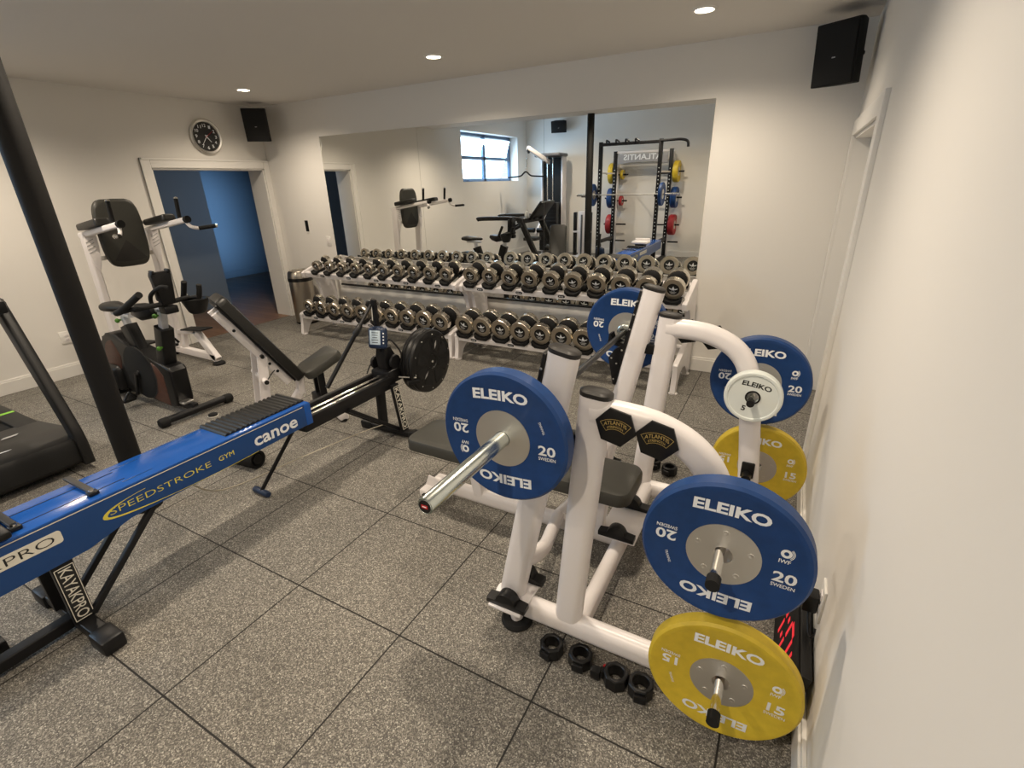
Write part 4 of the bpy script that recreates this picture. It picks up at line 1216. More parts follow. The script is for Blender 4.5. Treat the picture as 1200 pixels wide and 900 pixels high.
# foam roller and floor puck
b = MB(black_rubber); b.lathe([(0.0, 0.0), (0.035, 0.0), (0.037, -0.012), (0.045, -0.004), (0.058, 0.0), (0.062, -0.006), (0.062, -0.25), (0.058, -0.256), (0.0, -0.256)], (-2.90, 1.68, 0.062), V(1, 0.12, 0), 32)
solo(b, 'foam_roller', 'short black foam roller on the floor behind the blue canoe trainer', 'foam roller', (-3.02, 1.665, 0))
b = MB(black_rubber); b.lathe([(0, 0.0), (0.036, 0.0), (0.036, 0.016), (0.030, 0.020), (0, 0.020)], (-4.0, 2.04, 0), Z1, 28); b.use(cream_label).lathe([(0.0365, 0.001), (0.041, 0.0), (0.041, 0.003), (0.0365, 0.004)], (-4.0, 2.04, 0), Z1, 28)
solo(b, 'floor_puck', 'small black round rubber puck on the floor before the exercise bike', 'rubber puck', (-4.0, 2.04, 0))

# ================================================================== treadmill
tread_m = mat('treadmill casing', (0.009, 0.009, 0.009), 0.42, spec=0.35, bump=(300, 0.08, 0.0005))
tm = thing('treadmill', 'black treadmill with green striped deck behind the blue canoe trainer', 'treadmill', (-4.9, 0.75, 0))
ty0, ty1 = 0.30, 1.19
b = MB(tread_m)
b.prism([(-4.72, 0.05), (-3.985, 0.05), (-3.955, 0.08), (-3.955, 0.20), (-3.975, 0.235), (-4.02, 0.25), (-4.30, 0.235), (-4.72, 0.19)], (0, ty0, 0), X1, Z1, -(ty1 - ty0) , 0.012)
b.use(white_ink)
b.prism([(-0.09, -0.006), (0.05, -0.006), (0.07, 0.002), (0.02, 0.006), (-0.08, 0.008)], (-4.14, 0.80, 0.246), Y1, -X1, 0.0015)
b.use(grey_ink).prism([(-0.05, -0.012), (0.03, -0.012), (0.05, 0.012), (-0.03, 0.012)], (-4.44, 0.95, 0.226), Y1, -X1, 0.002)
part(b, 'motor_hood', tm)
b = MB(black_rubber); b.bounds(-5.90, -4.66, ty0 + 0.13, ty1 - 0.13, 0.10, 0.172, 0.01); part(b, 'running_belt', tm)
for y0, y1 in ((ty0 + 0.01, ty0 + 0.14), (ty1 - 0.14, ty1 - 0.01)):
    b = MB(tread_m); b.bounds(-5.92, -4.64, y0, y1, 0.05, 0.195, 0.012)
    b.use(green_line).bounds(-5.10, -5.06, y0 + 0.01, y1 - 0.01, 0.1945, 0.1965); part(b, 'side_rail', tm)
for x in (-4.15, -5.80):
    for y in (ty0 + 0.10, ty1 - 0.10):
        b = MB(black_rubber); b.lathe([(0, 0), (0.035, 0), (0.035, 0.055), (0, 0.055)], (x, y, 0), Z1, 16); part(b, 'foot', tm)
for y in (ty0 + 0.035, ty1 - 0.035):
    b = MB(tread_m)
    b.sweep(smooth_path([(-3.975, y, 0.05), (-3.985, y, 0.22), (-4.06, y, 0.40), (-4.23, y, 0.74), (-4.37, y, 1.02), (-4.42, y, 1.10)], 5), rrect(0.062, 0.105, 0.018), Y1)
    part(b, 'upright', tm)
    b = MB(black_plastic); b.sweep(smooth_path([(-4.36, y, 1.085), (-4.5, y, 1.115), (-5.0, y, 1.115), (-5.28, y, 1.105), (-5.33, y, 1.09)], 4), rrect(0.055, 0.075, 0.02), Y1); part(b, 'handrail', tm)
b = MB(black_plastic); b.box((-4.40, 0.745, 1.08), (0.16, 0.86, 0.09), None, 0.02); b.bar((-4.52, ty0 + 0.1, 1.11), (-4.52, ty1 - 0.1, 1.11), 0.05, 0.05, Z1, 0.012)
b.box((-4.30, 0.62, 1.10), (0.20, 0.12, 0.035), None, 0.008); b.box((-4.30, 0.90, 1.10), (0.20, 0.12, 0.035), None, 0.008); part(b, 'console_bar', tm)
sd = V(0.62, 0, 0.78).normalized(); M = Matrix((sd, Y1, sd.cross(Y1))).transposed()
b = MB(black_plastic); b.box((-4.17, 0.745, 1.24), (0.40, 0.58, 0.06), M, 0.02); cs = part(b, 'console', tm)
b = MB(dial_black); b.box(V(-4.17, 0.745, 1.24) + sd.cross(Y1) * 0.031, (0.30, 0.50, 0.004), M, 0.001); part(b, 'screen', cs)
b = MB(glass_plain); b.lathe([(0, 0), (0.042, 0), (0.044, 0.01), (0.044, 0.085), (0.036, 0.10), (0.020, 0.105), (0.018, 0.125), (0, 0.125)], (-4.40, 0.90, 1.128), Z1, 24)
solo(b, 'water_jar', 'small clear jar standing on the treadmill console, seen in the mirror', 'jar', (-4.40, 0.90, 1.128))

# ================================================================== exercise bike
eb = thing('exercise_bike', 'black indoor exercise bike with brown side panels and green knobs', 'exercise bike', (-4.7, 2.0, 0))
by0, by1 = 1.93, 2.07
b = MB(black_plastic)
def circ(cx_, cz_, r, a0, a1, n=14): return [(cx_ + r * math.cos(a0 + (a1 - a0) * i / n), cz_ + r * math.sin(a0 + (a1 - a0) * i / n)) for i in range(n + 1)]
body = circ(-5.06, 0.36, 0.26, PI * 0.42, PI * 1.42, 18) + [(-4.86, 0.09), (-4.38, 0.05), (-4.29, 0.07), (-4.265, 0.12), (-4.245, 0.38), (-4.27, 0.415), (-4.45, 0.445), (-4.66, 0.50), (-4.80, 0.525), (-4.90, 0.56)]
b.prism(body, (0, by1, 0), X1, Z1, by1 - by0, 0.018, 3); part(b, 'shroud', eb)
b = MB(brown_panel)
b.prism(circ(-5.06, 0.37, 0.185, PI * 0.5, PI * 1.25, 14) + [(-5.03, 0.30), (-4.98, 0.42)], (0, by0 + 0.0015, 0), X1, Z1, 0.004, 0.002)
part(b, 'side_panel', eb, 'brown rear side panel')
b = MB(brown_panel)
b.prism([(-4.62, 0.085), (-4.38, 0.065), (-4.365, 0.33), (-4.42, 0.395), (-4.50, 0.43), (-4.47, 0.30), (-4.52, 0.16)], (0, by0 + 0.0015, 0), X1, Z1, 0.004, 0.002)
part(b, 'side_panel', eb, 'brown front side panel')
b = MB(black_matte); b.lathe([(0.0, 0.010), (0.20, 0.008), (0.235, 0.0), (0.235, -0.01)], (-4.74, by0, 0.305), V(0, -1, 0), 48); b.use(black_plastic).lathe([(0, 0.018), (0.02, 0.016), (0.022, 0.008)], (-4.74, by0, 0.305), V(0, -1, 0), 20); part(b, 'belt_guard', eb)
b = MB(black_metal); b.bounds(-5.22, -4.14, 1.975, 2.025, 0.04, 0.10, 0.008); part(b, 'base_beam', eb)
for x in (-4.145, -5.20):
    ya, yb_ = (1.74, 2.27) if x > -4.5 else (1.80, 2.13)
    b = MB(black_metal); b.cyl((x, ya, 0.048), (x, yb_, 0.048), 0.030, n=20); sb = part(b, 'stabiliser', eb)
    for s, y in ((-1, ya), (1, yb_)):
        b = MB(black_rubber); b.lathe([(0, 0.04), (0.032, 0.036), (0.039, 0.025), (0.039, -0.03), (0.030, -0.035)], (x, y, 0.041), V(0, s, 0), 20); part(b, 'end_cap', sb)
b = MB(steel); b.box((-4.235, 1.985, 0.106), (0.07, 0.085, 0.02), None, 0.005)
part(b, 'step_plate', eb, 'pale blue plate on the base')
b = MB(black_plastic); b.box((-5.16, 1.955, 0.20), (0.22, 0.16, 0.24), None, 0.05, 3); part(b, 'rear_cover', eb)
for s in (-1, 1):
    y = 2.0 + s * 0.10
    e = V(-4.83, y, 0.10) if s < 0 else V(-4.65, y, 0.51)
    b = MB(black_metal); b.bar((-4.74, y, 0.305), e, 0.020, 0.034, X1, 0.006); cr = part(b, 'crank', eb)
    b = MB(black_plastic); b.cyl(e, e + V(0, s * 0.03, 0), 0.012, n=12); b.box(e + V(0, s * 0.085, 0), (0.10, 0.10, 0.030), Euler((0, 0.5, 0)), 0.006)
    b.tube(smooth_path([e + V(0.06, s * 0.04, 0.0), e + V(0.065, s * 0.085, 0.055), e + V(0.06, s * 0.13, 0.0)], 4), 0.010, 8)
    b.use(steel).lathe([(0.010, 0), (0.012, 0.012), (0.0, 0.014)], e + V(-0.04, s * 0.135, 0), V(0, s, 0), 10)
    p = part(b, 'pedal', cr)
    b = MB(black_plastic); b.tube(smooth_path([e + V(-0.03, s * 0.06, -0.01), e + V(-0.06, s * 0.07, -0.05), e + V(-0.11, s * 0.05, -0.085)], 5), 0.004, 6); part(b, 'strap', p)
b = MB(black_plastic); b.bar((-4.395, 2.0, 0.40), (-4.275, 2.0, 0.74), 0.10, 0.115, X1, 0.015); part(b, 'front_post', eb)
b = MB(black_plastic); b.bar((-4.74, 2.0, 0.44), (-4.83, 2.0, 0.70), 0.09, 0.13, X1, 0.015); part(b, 'seat_post', eb)
b = MB(silver); b.bar((-4.285, 2.0, 0.72), (-4.225, 2.0, 0.885), 0.05, 0.06, X1, 0.008); b.bar((-4.28, 2.0, 0.882), (-4.10, 2.0, 0.895), 0.05, 0.035, Z1, 0.006); part(b, 'handlebar_stem', eb, 'silver stem')
b = MB(black_plastic); b.box((-4.12, 2.0, 0.90), (0.10, 0.10, 0.06), None, 0.012); part(b, 'stem_clamp', eb)
b = MB(silver); b.bar((-4.835, 2.0, 0.69), (-4.855, 2.0, 0.775), 0.05, 0.05, X1, 0.006); b.bar((-5.02, 2.0, 0.79), (-4.74, 2.0, 0.785), 0.045, 0.03, Z1, 0.006); part(b, 'seat_slide', eb, 'silver seat slide')
for p in ((-4.245, 1.955, 0.845), (-4.275, 1.93, 0.585), (-4.87, 1.955, 0.745)):
    b = MB(green_knob); b.lathe([(0.0, 0.026), (0.012, 0.024), (0.019, 0.016), (0.019, 0.006), (0.009, 0.0), (0.008, -0.02)], p, V(0.35, -1, 0), 16); part(b, 'knob', eb, 'green adjusting knob')
# saddle
b = MB(vinyl_dark)
rings = []
for t, w, z0, z1 in ((0.0, 0.035, 0.83, 0.845), (0.02, 0.10, 0.812, 0.868), (0.10, 0.155, 0.805, 0.880), (0.20, 0.11, 0.812, 0.872), (0.28, 0.055, 0.818, 0.868), (0.36, 0.045, 0.820, 0.862), (0.39, 0.02, 0.83, 0.85)):
    x = -5.13 + t * 1.08; w *= 1.2; h = (z1 - z0) / 2 * 1.15; c = (z0 + z1) / 2
    rings.append([V(x, 2.0 + w / 2 * 1.0 * math.cos(a), c + h * math.sin(a)) for a in [2 * PI * i / 16 for i in range(16)]])
b.loft(rings); part(b, 'saddle', eb)
# handlebars, bottle holder, tablet console
b = MB(black_rubber)
b.tube(smooth_path([(-4.20, 1.80, 0.93), (-4.12, 1.90, 0.945), (-4.11, 2.0, 0.95), (-4.12, 2.10, 0.955), (-4.18, 2.20, 0.945)], 6), 0.018, 10)
b.tube(smooth_path([(-4.13, 1.92, 0.945), (-4.26, 1.82, 0.925), (-4.38, 1.79, 0.90)], 6), 0.018, 10)
b.tube(smooth_path([(-4.20, 1.93, 0.94), (-4.15, 1.92, 1.02), (-4.03, 1.94, 1.085), (-3.98, 1.97, 1.08)], 6), 0.015, 10)
b.tube(smooth_path([(-4.27, 2.20, 0.92), (-4.15, 2.20, 0.945), (-4.03, 2.20, 0.965)], 6), 0.016, 10)
part(b, 'handlebar', eb)
b = MB(black_rubber); b.tube(smooth_path([(-4.45, 1.79, 0.885), (-4.38, 1.79, 0.905), (-4.20, 1.795, 0.985), (-4.05, 1.80, 1.055)], 6), 0.024, 12); part(b, 'grip', eb)
b = MB(black_rubber); b.tube(smooth_path([(-4.27, 2.20, 0.915), (-4.225, 2.20, 1.0), (-4.19, 2.20, 1.07)], 6), 0.021, 12); part(b, 'grip', eb)
b = MB(black_rubber); b.tube(smooth_path([(-4.04, 2.20, 0.955), (-4.01, 2.20, 1.01), (-3.995, 2.20, 1.06)], 6), 0.019, 12); part(b, 'grip', eb)
b = MB(black_plastic); b.sweep([(-4.56, 1.97, 0.885), (-4.50, 1.97, 0.87), (-4.40, 1.98, 0.855), (-4.33, 1.99, 0.865), (-4.29, 2.0, 0.88)], rrect(0.10, 0.15, 0.03), Z1, scale=[0.5, 0.9, 1.1, 1.0, 0.8]); part(b, 'accessory_tray', eb)
b = MB(black_plastic); b.lathe([(0, 0.0), (0.050, 0.0), (0.066, 0.015), (0.102, 0.115), (0.094, 0.115), (0.060, 0.025), (0.0, 0.018)], (-4.12, 2.21, 0.825), Z1, 28); part(b, 'bottle_cup', eb)
M = Euler((0, 0.06, 0)).to_matrix()
b = MB(black_plastic); b.prism([(-0.05, -0.12), (0.05, -0.12), (0.062, 0.02), (0.072, 0.10), (0.066, 0.125), (-0.066, 0.125), (-0.072, 0.10), (-0.062, 0.02)], (-4.135, 2.0, 1.06), Y1, Z1, 0.05, 0.008)
b.box((-4.16, 2.0, 1.06), (0.06, 0.08, 0.20), M, 0.014); b.box((-4.10, 1.945, 1.185), (0.05, 0.022, 0.03), M, 0.006); b.box((-4.10, 2.055, 1.185), (0.05, 0.022, 0.03), M, 0.006); part(b, 'console', eb)

# ================================================================== captain's chair (knee raise tower)
vk = thing('knee_raise_tower', 'white knee raise tower with grey back pad and black arm pads against the clock wall', 'exercise tower', (-5.75, 2.57, 0))
for y, s in ((2.30, -1), (2.87, 1)):
    b = MB(white_metal); b.sweep([(-5.90, y, 0.10), (-5.86, y, 0.80), (-5.83, y, 1.40)], rrect(0.10, 0.06, 0.015), X1); part(b, 'upright', vk)
    b = MB(white_metal); b.sweep([(-6.10, y, 0.085), (-5.22, y, 0.075)], rrect(0.08, 0.06, 0.012), Z1); part(b, 'floor_beam', vk)
    b = MB(white_metal); b.bar((-5.22, y, 0.05), (-5.50, y, 0.345), 0.06, 0.09, X1, 0.012); b.bar((-5.47, y, 0.335), (-5.82, y, 0.30), 0.06, 0.05, Z1, 0.010); b.bar((-5.74, y, 0.30), (-5.80, y, 0.10), 0.05, 0.06, X1, 0.010); part(b, 'step_frame', vk)
    b = MB(black_rubber); b.box((-5.44, y + s * -0.02, 0.375), (0.40, 0.13, 0.018), Euler((0, -0.10, 0)), 0.005); part(b, 'step_plate', vk, 'black non slip step')
    for x in (-5.22, -6.08):
        b = MB(black_rubber); b.lathe([(0, 0), (0.062, 0), (0.062, 0.018), (0.045, 0.034), (0, 0.034)], (x, y, 0), Z1, 24); part(b, 'rubber_foot', vk, 'black rubber foot')
    b = MB(white_metal); b.sweep([(-5.90, y, 1.375), (-5.13, y, 1.485)], rrect(0.05, 0.05, 0.014), Z1)
    g = [(-0.045, 1.385), (0.055, 1.385), (0.050, 1.28), (0.022, 1.10), (-0.005, 1.04), (-0.030, 1.10), (-0.050, 1.25)]
    b.prism([(p - s * 0.012, q) for p, q in g], (-5.775, y, 0), Y1, Z1, 0.006, 0.001)
    am = part(b, 'arm', vk)
    b = MB(grey_ink)
    for k in range(4): b.bar((-5.768, y - 0.035, 1.315 - k * 0.032), (-5.768, y + 0.030, 1.345 - k * 0.032), 0.002, 0.007, Z1)
    part(b, 'logo_stripes', am)
    M = Euler((0, -0.143, 0)).to_matrix()
    pad('arm_pad', vk, -5.60, y, 1.482, 0.40, 0.13, 0.06, 0.03, vinyl_dark, M, 'black arm pad')
    b = MB(black_rubber); b.cyl((-5.235, y, 1.50), (-5.215, y, 1.675), 0.018, n=14); b.cyl((-5.14, y, 1.485), (-5.10, y, 1.490), 0.032, n=16); hn = part(b, 'hand_grip', vk, 'black upright hand grip')
    b = MB(chrome); b.lathe([(0, 0.016), (0.016, 0.012), (0.020, 0.0), (0.0, 0.0)], (-5.215, y, 1.675), Z1, 14); part(b, 'grip_cap', hn)
    dv_ = V(0.62, s * 0.70, 0.10).normalized() if s > 0 else V(0.80, -0.55, 0.05).normalized()
    st_ = V(-5.15, y, 1.47)
    b = MB(white_metal); b.tube(smooth_path([st_, st_ + V(0.03, s * 0.02, -0.05), st_ + dv_ * 0.10 + V(0, 0, -0.08)], 5), 0.016, 10); dh = part(b, 'dip_handle', vk)
    b = MB(black_rubber); a_ = st_ + dv_ * 0.10 + V(0, 0, -0.08); b.cyl(a_, a_ + dv_ * 0.15, 0.018, n=14); part(b, 'grip', dh, 'black dip grip')
    b = MB(chrome); b.lathe([(0, 0.014), (0.014, 0.011), (0.020, 0.0), (0, 0)], a_ + dv_ * 0.15, dv_, 14); part(b, 'grip_cap', dh)
for z in (0.09,):
    b = MB(white_metal); xx = -6.0 if z < 0.5 else -5.845; b.bar((xx, 2.30, z), (xx, 2.87, z), 0.05, 0.05, Z1, 0.01); part(b, 'cross_tube', vk)
# back pad, rounded long outline, standing
b = MB(vinyl)
M = Euler((0, -PI / 2 + 0.03, 0)).to_matrix()
ctr = V(-5.77, 2.585, 1.375)
out = []
hw, hh = 0.20, 0.315
for i in range(40):
    a = 2 * PI * i / 40
    ca, sa = math.cos(a), math.sin(a)
    k = 3.2
    out.append((hw * math.copysign(abs(ca) ** (2 / 5), ca), hh * math.copysign(abs(sa) ** (2 / k), sa)))
rings = []
for d_, sc in ((-0.03, 0.94), (-0.022, 1.0), (0.015, 1.0), (0.030, 0.95), (0.034, 0.88)):
    rings.append([ctr + V(d_, x * sc, y * sc) for x, y in out])
b.loft(rings)
bp_ = part(b, 'back_pad', vk, 'charcoal grey back pad')
b = MB(dark_grey)
b.prism([(-0.145, -0.245), (0.0, -0.06), (0.145, -0.245), (0.08, -0.262), (-0.08, -0.262)], ctr + V(0.0335, 0, 0), Y1, Z1, 0.002, 0.0); part(b, 'stitched_panel', bp_)
for z in (1.16, 1.46):
    b = MB(steel); b.bounds(-5.83, -5.81, 2.34, 2.83, z - 0.02, z + 0.02, 0.003); part(b, 'pad_bracket', vk)

# ================================================================== incline bench
f_ = V(0.36, 0.933, 0).normalized(); w_ = V(f_.y, -f_.x, 0)          # facing direction, its right-hand side
top, low = V(-3.31, 1.94, 1.095), V(-3.16, 2.327, 0.425)
ib = thing('incline_bench', 'white framed adjustable bench with raised dark backrest between the blue canoe trainer and the bike', 'weight bench', (-3.24, 2.13, 0))
bd = (top - low).normalized(); nrm = w_.cross(bd).normalized()
if nrm.dot(f_) < 0: nrm = -nrm
yv = nrm.cross(bd)
M = Matrix((bd, yv, nrm)).transposed()
bl = (top - low).length
c = low.lerp(top, 0.5) - nrm * 0.035
pad('backrest', ib, c.x, c.y, c.z, bl, 0.27, 0.075, 0.045, vinyl_dark, M, 'dark vinyl backrest')
b = MB(black_plastic); b.box(low.lerp(top, 0.5) - nrm * 0.079, (bl * 0.94, 0.22, 0.016), M, 0.004); part(b, 'back_board', ib)
b = MB(white_metal)
fb = -nrm * 0.115
for q in (-0.06, 0.06): b.bar(low + bd * 0.03 + fb + w_ * q, low + bd * (bl * 0.92) + fb + w_ * q, 0.028, 0.055, nrm, 0.006)
b.prism([(0.40, 0.0), (0.66, 0.0), (0.62, 0.055), (0.43, 0.05)], low + fb + w_ * 0.075, bd, nrm, 0.008, 0.002)
b.use(black_plastic)
for t in (0.20, 0.30, 0.72): b.lathe([(0, 0.004), (0.010, 0.004), (0.011, 0)], low + bd * bl * t + fb + w_ * 0.0745, w_, 12)
part(b, 'back_frame', ib)
sd_ = (f_ * 0.9135 + Z1 * 0.4067).normalized(); sn = sd_.cross(w_) ; sn = sn if sn.z > 0 else -sn
Ms = Matrix((sd_, sn.cross(sd_), sn)).transposed()
sc_ = low + sd_ * 0.145 + f_ * 0.01 - sn * 0.015
pad('seat', ib, sc_.x, sc_.y, sc_.z, 0.31, 0.27, 0.07, 0.06, vinyl, Ms)
g0 = V(-3.16, 2.327, 0)
b = MB(black_metal)
for q in (-0.05, 0.06): b.bar(g0 + f_ * 0.12 + w_ * q + Z1 * 0.42, g0 + f_ * 0.12 + w_ * q + Z1 * 0.12, 0.03, 0.05, f_, 0.005)
b.box(g0 + f_ * 0.12 + Z1 * 0.15, (0.10, 0.20, 0.12), Matrix((f_, Z1.cross(f_), Z1)).transposed(), 0.012); part(b, 'seat_post', ib, 'black seat posts')
b = MB(white_metal)
b.sweep([g0 - f_ * 0.80 + Z1 * 0.075, g0 + f_ * 0.22 + Z1 * 0.075], rrect(0.08, 0.075, 0.012), Z1)
b.bar(g0 - f_ * 0.20 + Z1 * 0.08, g0 - f_ * 0.03 + Z1 * 0.28, 0.06, 0.06, f_, 0.01); b.bar(g0 - f_ * 0.03 + Z1 * 0.26, g0 - f_ * 0.02 + Z1 * 0.39, 0.08, 0.05, f_, 0.008)
part(b, 'base_beam', ib)
for name_, t in (('rear_foot', -0.78), ('front_foot', 0.20)):
    b = MB(white_metal); b.bar(g0 + f_ * t - w_ * 0.20 + Z1 * 0.045, g0 + f_ * t + w_ * 0.20 + Z1 * 0.045, 0.07, 0.055, Z1, 0.01)
    for q in (-1, 1): b.use(black_rubber).lathe([(0, 0), (0.025, 0), (0.025, 0.022), (0, 0.022)], g0 + f_ * t + w_ * 0.18 * q, Z1, 12)
    part(b, name_, ib)
l0 = low + bd * bl * 0.40 + fb
l1 = g0 - f_ * 0.33 + Z1 * 0.09
for q in (-0.085, 0.085):
    b = MB(white_metal); b.bar(l0 + w_ * q, l1 + w_ * q, 0.016, 0.07, f_, 0.004); part(b, 'support_link', ib)
m0 = l0.lerp(l1, 0.32)
b = MB(white_metal); b.cyl(m0 - w_ * 0.19, m0 + w_ * 0.15, 0.020, n=16); b.use(black_plastic).cyl(m0 + w_ * 0.148, m0 + w_ * 0.156, 0.016, n=14)
b.cyl(l0 - w_ * 0.10, l0 + w_ * 0.10, 0.014, n=14); part(b, 'adjust_bar', ib)
b = MB(bar_steel); b.tube(smooth_path([m0 + w_ * 0.14, m0 + w_ * 0.05 + f_ * 0.12 + Z1 * 0.05, g0 - f_ * 0.02 + Z1 * 0.37], 5), 0.004, 6); part(b, 'cable', ib)

# ================================================================== rear of the room (seen in the mirror)
# power rack
pr = thing('power_rack', 'tall black power rack with plate pegs and a grey name board, seen in the mirror', 'power rack', (-3.22, -2.0, 0))
for x in (-3.85, -2.60):
    for y, h in ((-1.5, 2.46), (-2.52, 2.32)):
        b = MB(black_metal); b.bounds(x - 0.037, x + 0.037, y - 0.037, y + 0.037, 0, h, 0.004)
        b.use(white_ink)
        k = 0
        z = 0.35
        while z < 1.95:
            b.lathe([(0.0, 0.0), (0.010, 0.0)], (x, y + 0.0378, z), Y1, 8); z += 0.075
        part(b, 'upright', pr)
    b = MB(black_metal); b.bounds(x - 0.03, x + 0.03, -2.49, -1.53, 0.40, 0.47, 0.004); part(b, 'safety_bar', pr)
    b = MB(black_metal); b.bounds(x - 0.04, x + 0.04, -2.60, -1.35, 0, 0.06, 0.006); part(b, 'base_rail', pr)
    b = MB(white_metal); b.bounds(x - 0.035, x + 0.035, -2.72, -2.65, 0.0, 2.30, 0.004); b.bounds(x - 0.03, x + 0.03, -2.66, -2.55, 2.2, 2.27); part(b, 'storage_post', pr)
    s = -1 if x < -3.2 else 1
    for z in (1.86, 1.32, 0.73, 0.35):
        b = MB(black_metal); b.cyl((x, -2.685, z), (x + s * 0.27, -2.685, z), 0.018, n=12); part(b, 'plate_peg', pr)
    for z in (1.83, 1.26, 0.73, 0.35):
        b = MB(black_metal); b.cyl((x, -2.685, z), (x - s * 0.27, -2.685, z), 0.018, n=12); part(b, 'plate_peg', pr)
    b = MB(black_metal); b.prism([(0, 0), (0.12, 0), (0.12, 0.05), (0.10, 0.05), (0.09, 0.015), (0.0, 0.015)], (x - 0.03, -1.46, 1.38), Y1, Z1, 0.06, 0.002); part(b, 'bar_hook', pr)
    b = MB(white_metal); b.bar((x, -2.49, 1.86), (x, -1.54, 1.86), 0.03, 0.03, Z1); part(b, 'side_tube', pr)
b = MB(white_metal); b.bounds(-3.85, -2.60, -2.56, -2.50, 2.27, 2.31, 0.003); b.bounds(-3.85, -2.60, -2.56, -2.49, 0.0, 0.06, 0.004); part(b, 'rear_beam', pr)
b = MB(grey_plastic)
arcp = [(-0.56, 0.09), (0.56, 0.09), (0.56, -0.12)] + [(0.56 - 1.12 * i / 12, -0.12 + 0.05 * math.sin(PI * i / 12)) for i in range(1, 12)] + [(-0.56, -0.12)]
bg = mat('name board grey', (0.30, 0.30, 0.31), 0.5)
b = MB(bg); b.prism(arcp, (-3.22, -2.49, 2.16), -X1, Z1, 0.012, 0.001); b.text('ATLANTIS', (-3.22, -2.4775, 2.185), -X1, Z1, 0.86, 0.12, white_ink, 0.022); part(b, 'name_board', pr, 'grey board lettered in white')
b = MB(black_metal)
for x0_, x1_ in ((-3.80, -3.02),):
    b.bar((x0_, -1.42, 2.40), (x1_, -1.42, 2.42), 0.05, 0.045, Z1, 0.012)
    for x in (-3.7, -3.5, -3.3, -3.1): b.tube(smooth_path([(x, -1.42, 2.42), (x + 0.05, -1.25, 2.47), (x + 0.13, -1.22, 2.43)], 4), 0.017, 8)
b.bounds(-3.85, -2.60, -1.53, -1.47, 2.38, 2.44, 0.004)
b.tube(smooth_path([(-2.60, -1.45, 2.42), (-2.40, -1.42, 2.42), (-2.2, -1.42, 2.42), (-2.08, -1.42, 2.38), (-2.06, -1.42, 2.28)], 5), 0.025, 10)
part(b, 'pull_up_bar', pr)
o = thing('barbell', 'long barbell racked in the tall black power rack, seen in the mirror', 'barbell', (-3.22, -1.38, 1.43))
b = MB(steel); b.cyl((-3.22 - 0.68, -1.38, 1.43), (-3.22 + 0.68, -1.38, 1.43), 0.013, n=14); part(b, 'shaft', o)
for s in (-1, 1):
    b = MB(chrome); b.lathe([(0, 1.1), (0.025, 1.1), (0.025, 0.70), (0.038, 0.70), (0.038, 0.672), (0.0, 0.672)], (-3.22, -1.38, 1.43), V(s, 0, 0), 20); part(b, 'sleeve', o)
def rear_plate(label, c, n, R, th, col):
    return bumper('weight_plate', label, 'plates on the power rack', c, n, (0, 0, 1), R, th, col, '', R * 0.42, white_ink, hub_m=steel, holes=False, simple=True)
rear_plate('blue plate on the window end of the power rack barbell, in the mirror', (-3.955, -1.38, 1.43), (-1, 0, 0), 0.225, 0.06, plate_blue)
rear_plate('blue plate on the power rack barbell, sign side away from the window', (-2.485, -1.38, 1.43), (1, 0, 0), 0.225, 0.06, plate_blue)
for s, x, w in ((-1, -3.85, 'window side'), (1, -2.60, 'side away from the window')):
    rear_plate('large yellow plate on the power rack, %s, in the mirror' % w, (x + s * 0.11, -2.685, 1.86), (s, 0, 0), 0.225, 0.11, plate_yellow)
    rear_plate('large blue plate on a power rack peg, %s, in the mirror' % w, (x + s * 0.11, -2.685, 1.32), (s, 0, 0), 0.225, 0.12, plate_blue)
    rear_plate('large red plate on the power rack, %s, in the mirror' % w, (x + s * 0.11, -2.685, 0.73), (s, 0, 0), 0.225, 0.13, plate_red)
rear_plate('small yellow plate on the power rack inner peg, seen in the mirror', (-3.72, -2.685, 1.83), (1, 0, 0), 0.105, 0.06, plate_yellow)
rear_plate('small red plate on the power rack inner peg, seen in the mirror', (-3.72, -2.685, 1.26), (1, 0, 0), 0.11, 0.07, plate_red)

# cable tower
ct = thing('cable_tower', 'white pulldown tower with dark weight stack by the window, seen in the mirror', 'cable machine', (-5.35, -2.35, 0))
shape = [(-0.30, 0.0), (0.30, 0.0), (0.30, 2.25), (0.24, 2.34), (0.0, 2.38), (-0.24, 2.34), (-0.30, 2.25)]
b = MB(white_metal)
for x in (-5.66, -5.12): b.bounds(x - 0.022, x + 0.022, -2.62, -2.38, 0.0, 2.28, 0.015)
b.bounds(-5.68, -5.10, -2.62, -2.56, 0.0, 2.28, 0.006); part(b, 'frame', ct)
b = MB(grey_plastic); b.box((-5.39, -2.36, 2.31), (0.66, 0.54, 0.08), None, 0.035, 3); part(b, 'top_cap', ct)
b = MB(black_metal); b.bounds(-5.62, -5.16, -2.40, -2.16, 0.12, 1.25)
for k in range(14): b.bounds(-5.62, -5.16, -2.158, -2.152, 0.15 + k * 0.078, 0.215 + k * 0.078, 0.002)
part(b, 'weight_stack', ct)
b = MB(black_matte); b.bounds(-5.64, -5.14, -2.54, -2.44, 0.1, 2.26); part(b, 'back_panel', ct)
for x in (-5.46, -5.32):
    b = MB(chrome); b.cyl((x, -2.30, 0.1), (x, -2.30, 2.28), 0.012, n=12); part(b, 'guide_rod', ct)
b = MB(white_metal); b.bar((-5.42, -2.30, 2.16), (-5.55, -1.45, 2.44), 0.06, 0.10, Z1, 0.012); b.bar((-5.30, -2.10, 1.30), (-5.42, -1.55, 0.55), 0.06, 0.08, Z1, 0.01); b.bar((-5.42, -1.95, 0.04), (-5.42, -1.15, 0.04), 0.07, 0.07, Z1, 0.01); b.bar((-5.42, -1.3, 0.05), (-5.42, -1.3, 0.45), 0.06, 0.06, X1, 0.008); part(b, 'boom', ct)
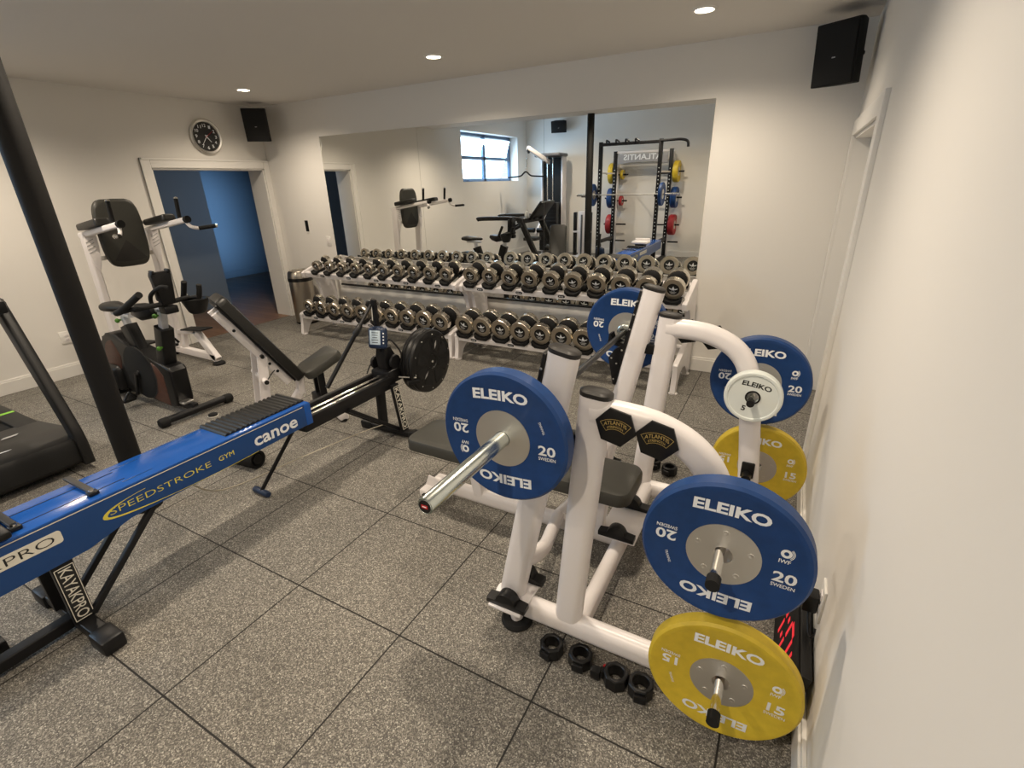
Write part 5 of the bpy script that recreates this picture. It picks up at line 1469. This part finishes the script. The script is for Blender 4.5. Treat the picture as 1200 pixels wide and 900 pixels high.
pad('seat', ct, -5.42, -1.35, 0.49, 0.34, 0.34, 0.07, 0.05, vinyl_dark)
b = MB(black_plastic)
for q in (-0.14, 0.14): b.lathe([(0, -0.10), (0.055, -0.10), (0.055, 0.10), (0, 0.10)], (-5.42 + q, -1.55, 0.66), X1, 18)
part(b, 'thigh_roller', ct)
b = MB(bar_steel)
for p in ((-5.55, -1.47, 2.38), (-5.45, -2.15, 2.18)): b.lathe([(0, -0.012), (0.055, -0.012), (0.048, 0.0), (0.055, 0.012), (0, 0.012)], p, X1, 20)
part(b, 'pulley', ct)
b = MB(chrome); b.cyl((-5.55, -1.42, 2.36), (-5.60, -1.42, 1.95), 0.006, n=8)
for k in range(4): b.lathe([(0.010, -0.004), (0.018, 0), (0.010, 0.004), (0.010, -0.004)], (-5.56 - 0.004 * k, -1.42, 2.22 - 0.05 * k), X1 if k % 2 else Y1, 10)
part(b, 'cable', ct)
b = MB(black_rubber); b.tube(smooth_path([(-6.06, -1.42, 1.84), (-5.86, -1.42, 1.85), (-5.72, -1.42, 1.87), (-5.60, -1.42, 1.95), (-5.48, -1.42, 1.87), (-5.34, -1.42, 1.85), (-5.16, -1.42, 1.84)], 5), 0.017, 10); part(b, 'pulldown_bar', ct)

# white column machine
cm = thing('column_machine', 'low white column machine with bent black handle, beside the post in the mirror', 'exercise machine', (-4.36, -1.85, 0))
b = MB(white_metal); b.bounds(-4.44, -4.28, -1.95, -1.80, 0.06, 1.07, 0.01); b.bar((-4.58, -1.86, 0.04), (-4.14, -1.86, 0.04), 0.30, 0.07, Z1, 0.01); b.bar((-4.58, -1.84, 0.62), (-4.14, -1.84, 0.62), 0.05, 0.04, Z1, 0.006); part(b, 'column', cm)
b = MB(grey_plastic); b.bounds(-4.38, -4.34, -1.80, -1.79, 0.10, 1.0, 0.002); part(b, 'centre_slot', cm)
for x in (-4.545, -4.175):
    b = MB(black_metal); b.bounds(x - 0.032, x + 0.032, -1.93, -1.82, 0.05, 1.05, 0.012); part(b, 'side_rail', cm)
b = MB(black_metal); b.tube(smooth_path([(-4.175, -1.86, 1.04), (-4.175, -1.86, 1.30), (-4.19, -1.86, 1.37), (-4.25, -1.86, 1.38), (-4.40, -1.86, 1.385)], 5), 0.016, 10); part(b, 'bent_handle', cm)

# upright pad bench at the rear
rb = thing('upright_bench', 'small bench with tall grey upright backrest beside the cable tower', 'weight bench', (-4.68, -1.2, 0))
M = Euler((0, -PI / 2 + 0.12, 0)).to_matrix()
b = MB(vinyl); rings = []
for d_, sc in ((-0.035, 0.94), (-0.028, 1.0), (0.022, 1.0), (0.035, 0.93)):
    rings.append([V(-4.70, -1.22, 0.48) + V(x * sc + y * 0.12, d_ + y * 0.12, y * sc) for x, y in rrect(0.30, 0.70, 0.05)])
b.loft(rings); part(b, 'backrest', rb)
pad('seat', rb, -4.66, -0.93, 0.40, 0.30, 0.34, 0.07, 0.05, vinyl)
b = MB(white_metal); b.bar((-4.66, -0.75, 0.04), (-4.68, -1.55, 0.04), 0.06, 0.06, Z1, 0.01); b.bar((-4.66, -0.90, 0.05), (-4.66, -0.95, 0.37), 0.06, 0.06, X1, 0.008); b.bar((-4.68, -1.50, 0.05), (-4.69, -1.28, 0.45), 0.05, 0.06, X1, 0.008)
b.bar((-4.90, -0.77, 0.035), (-4.42, -0.77, 0.035), 0.06, 0.05, Z1, 0.008); b.bar((-4.92, -1.54, 0.035), (-4.44, -1.54, 0.035), 0.06, 0.05, Z1, 0.008); part(b, 'frame', rb)
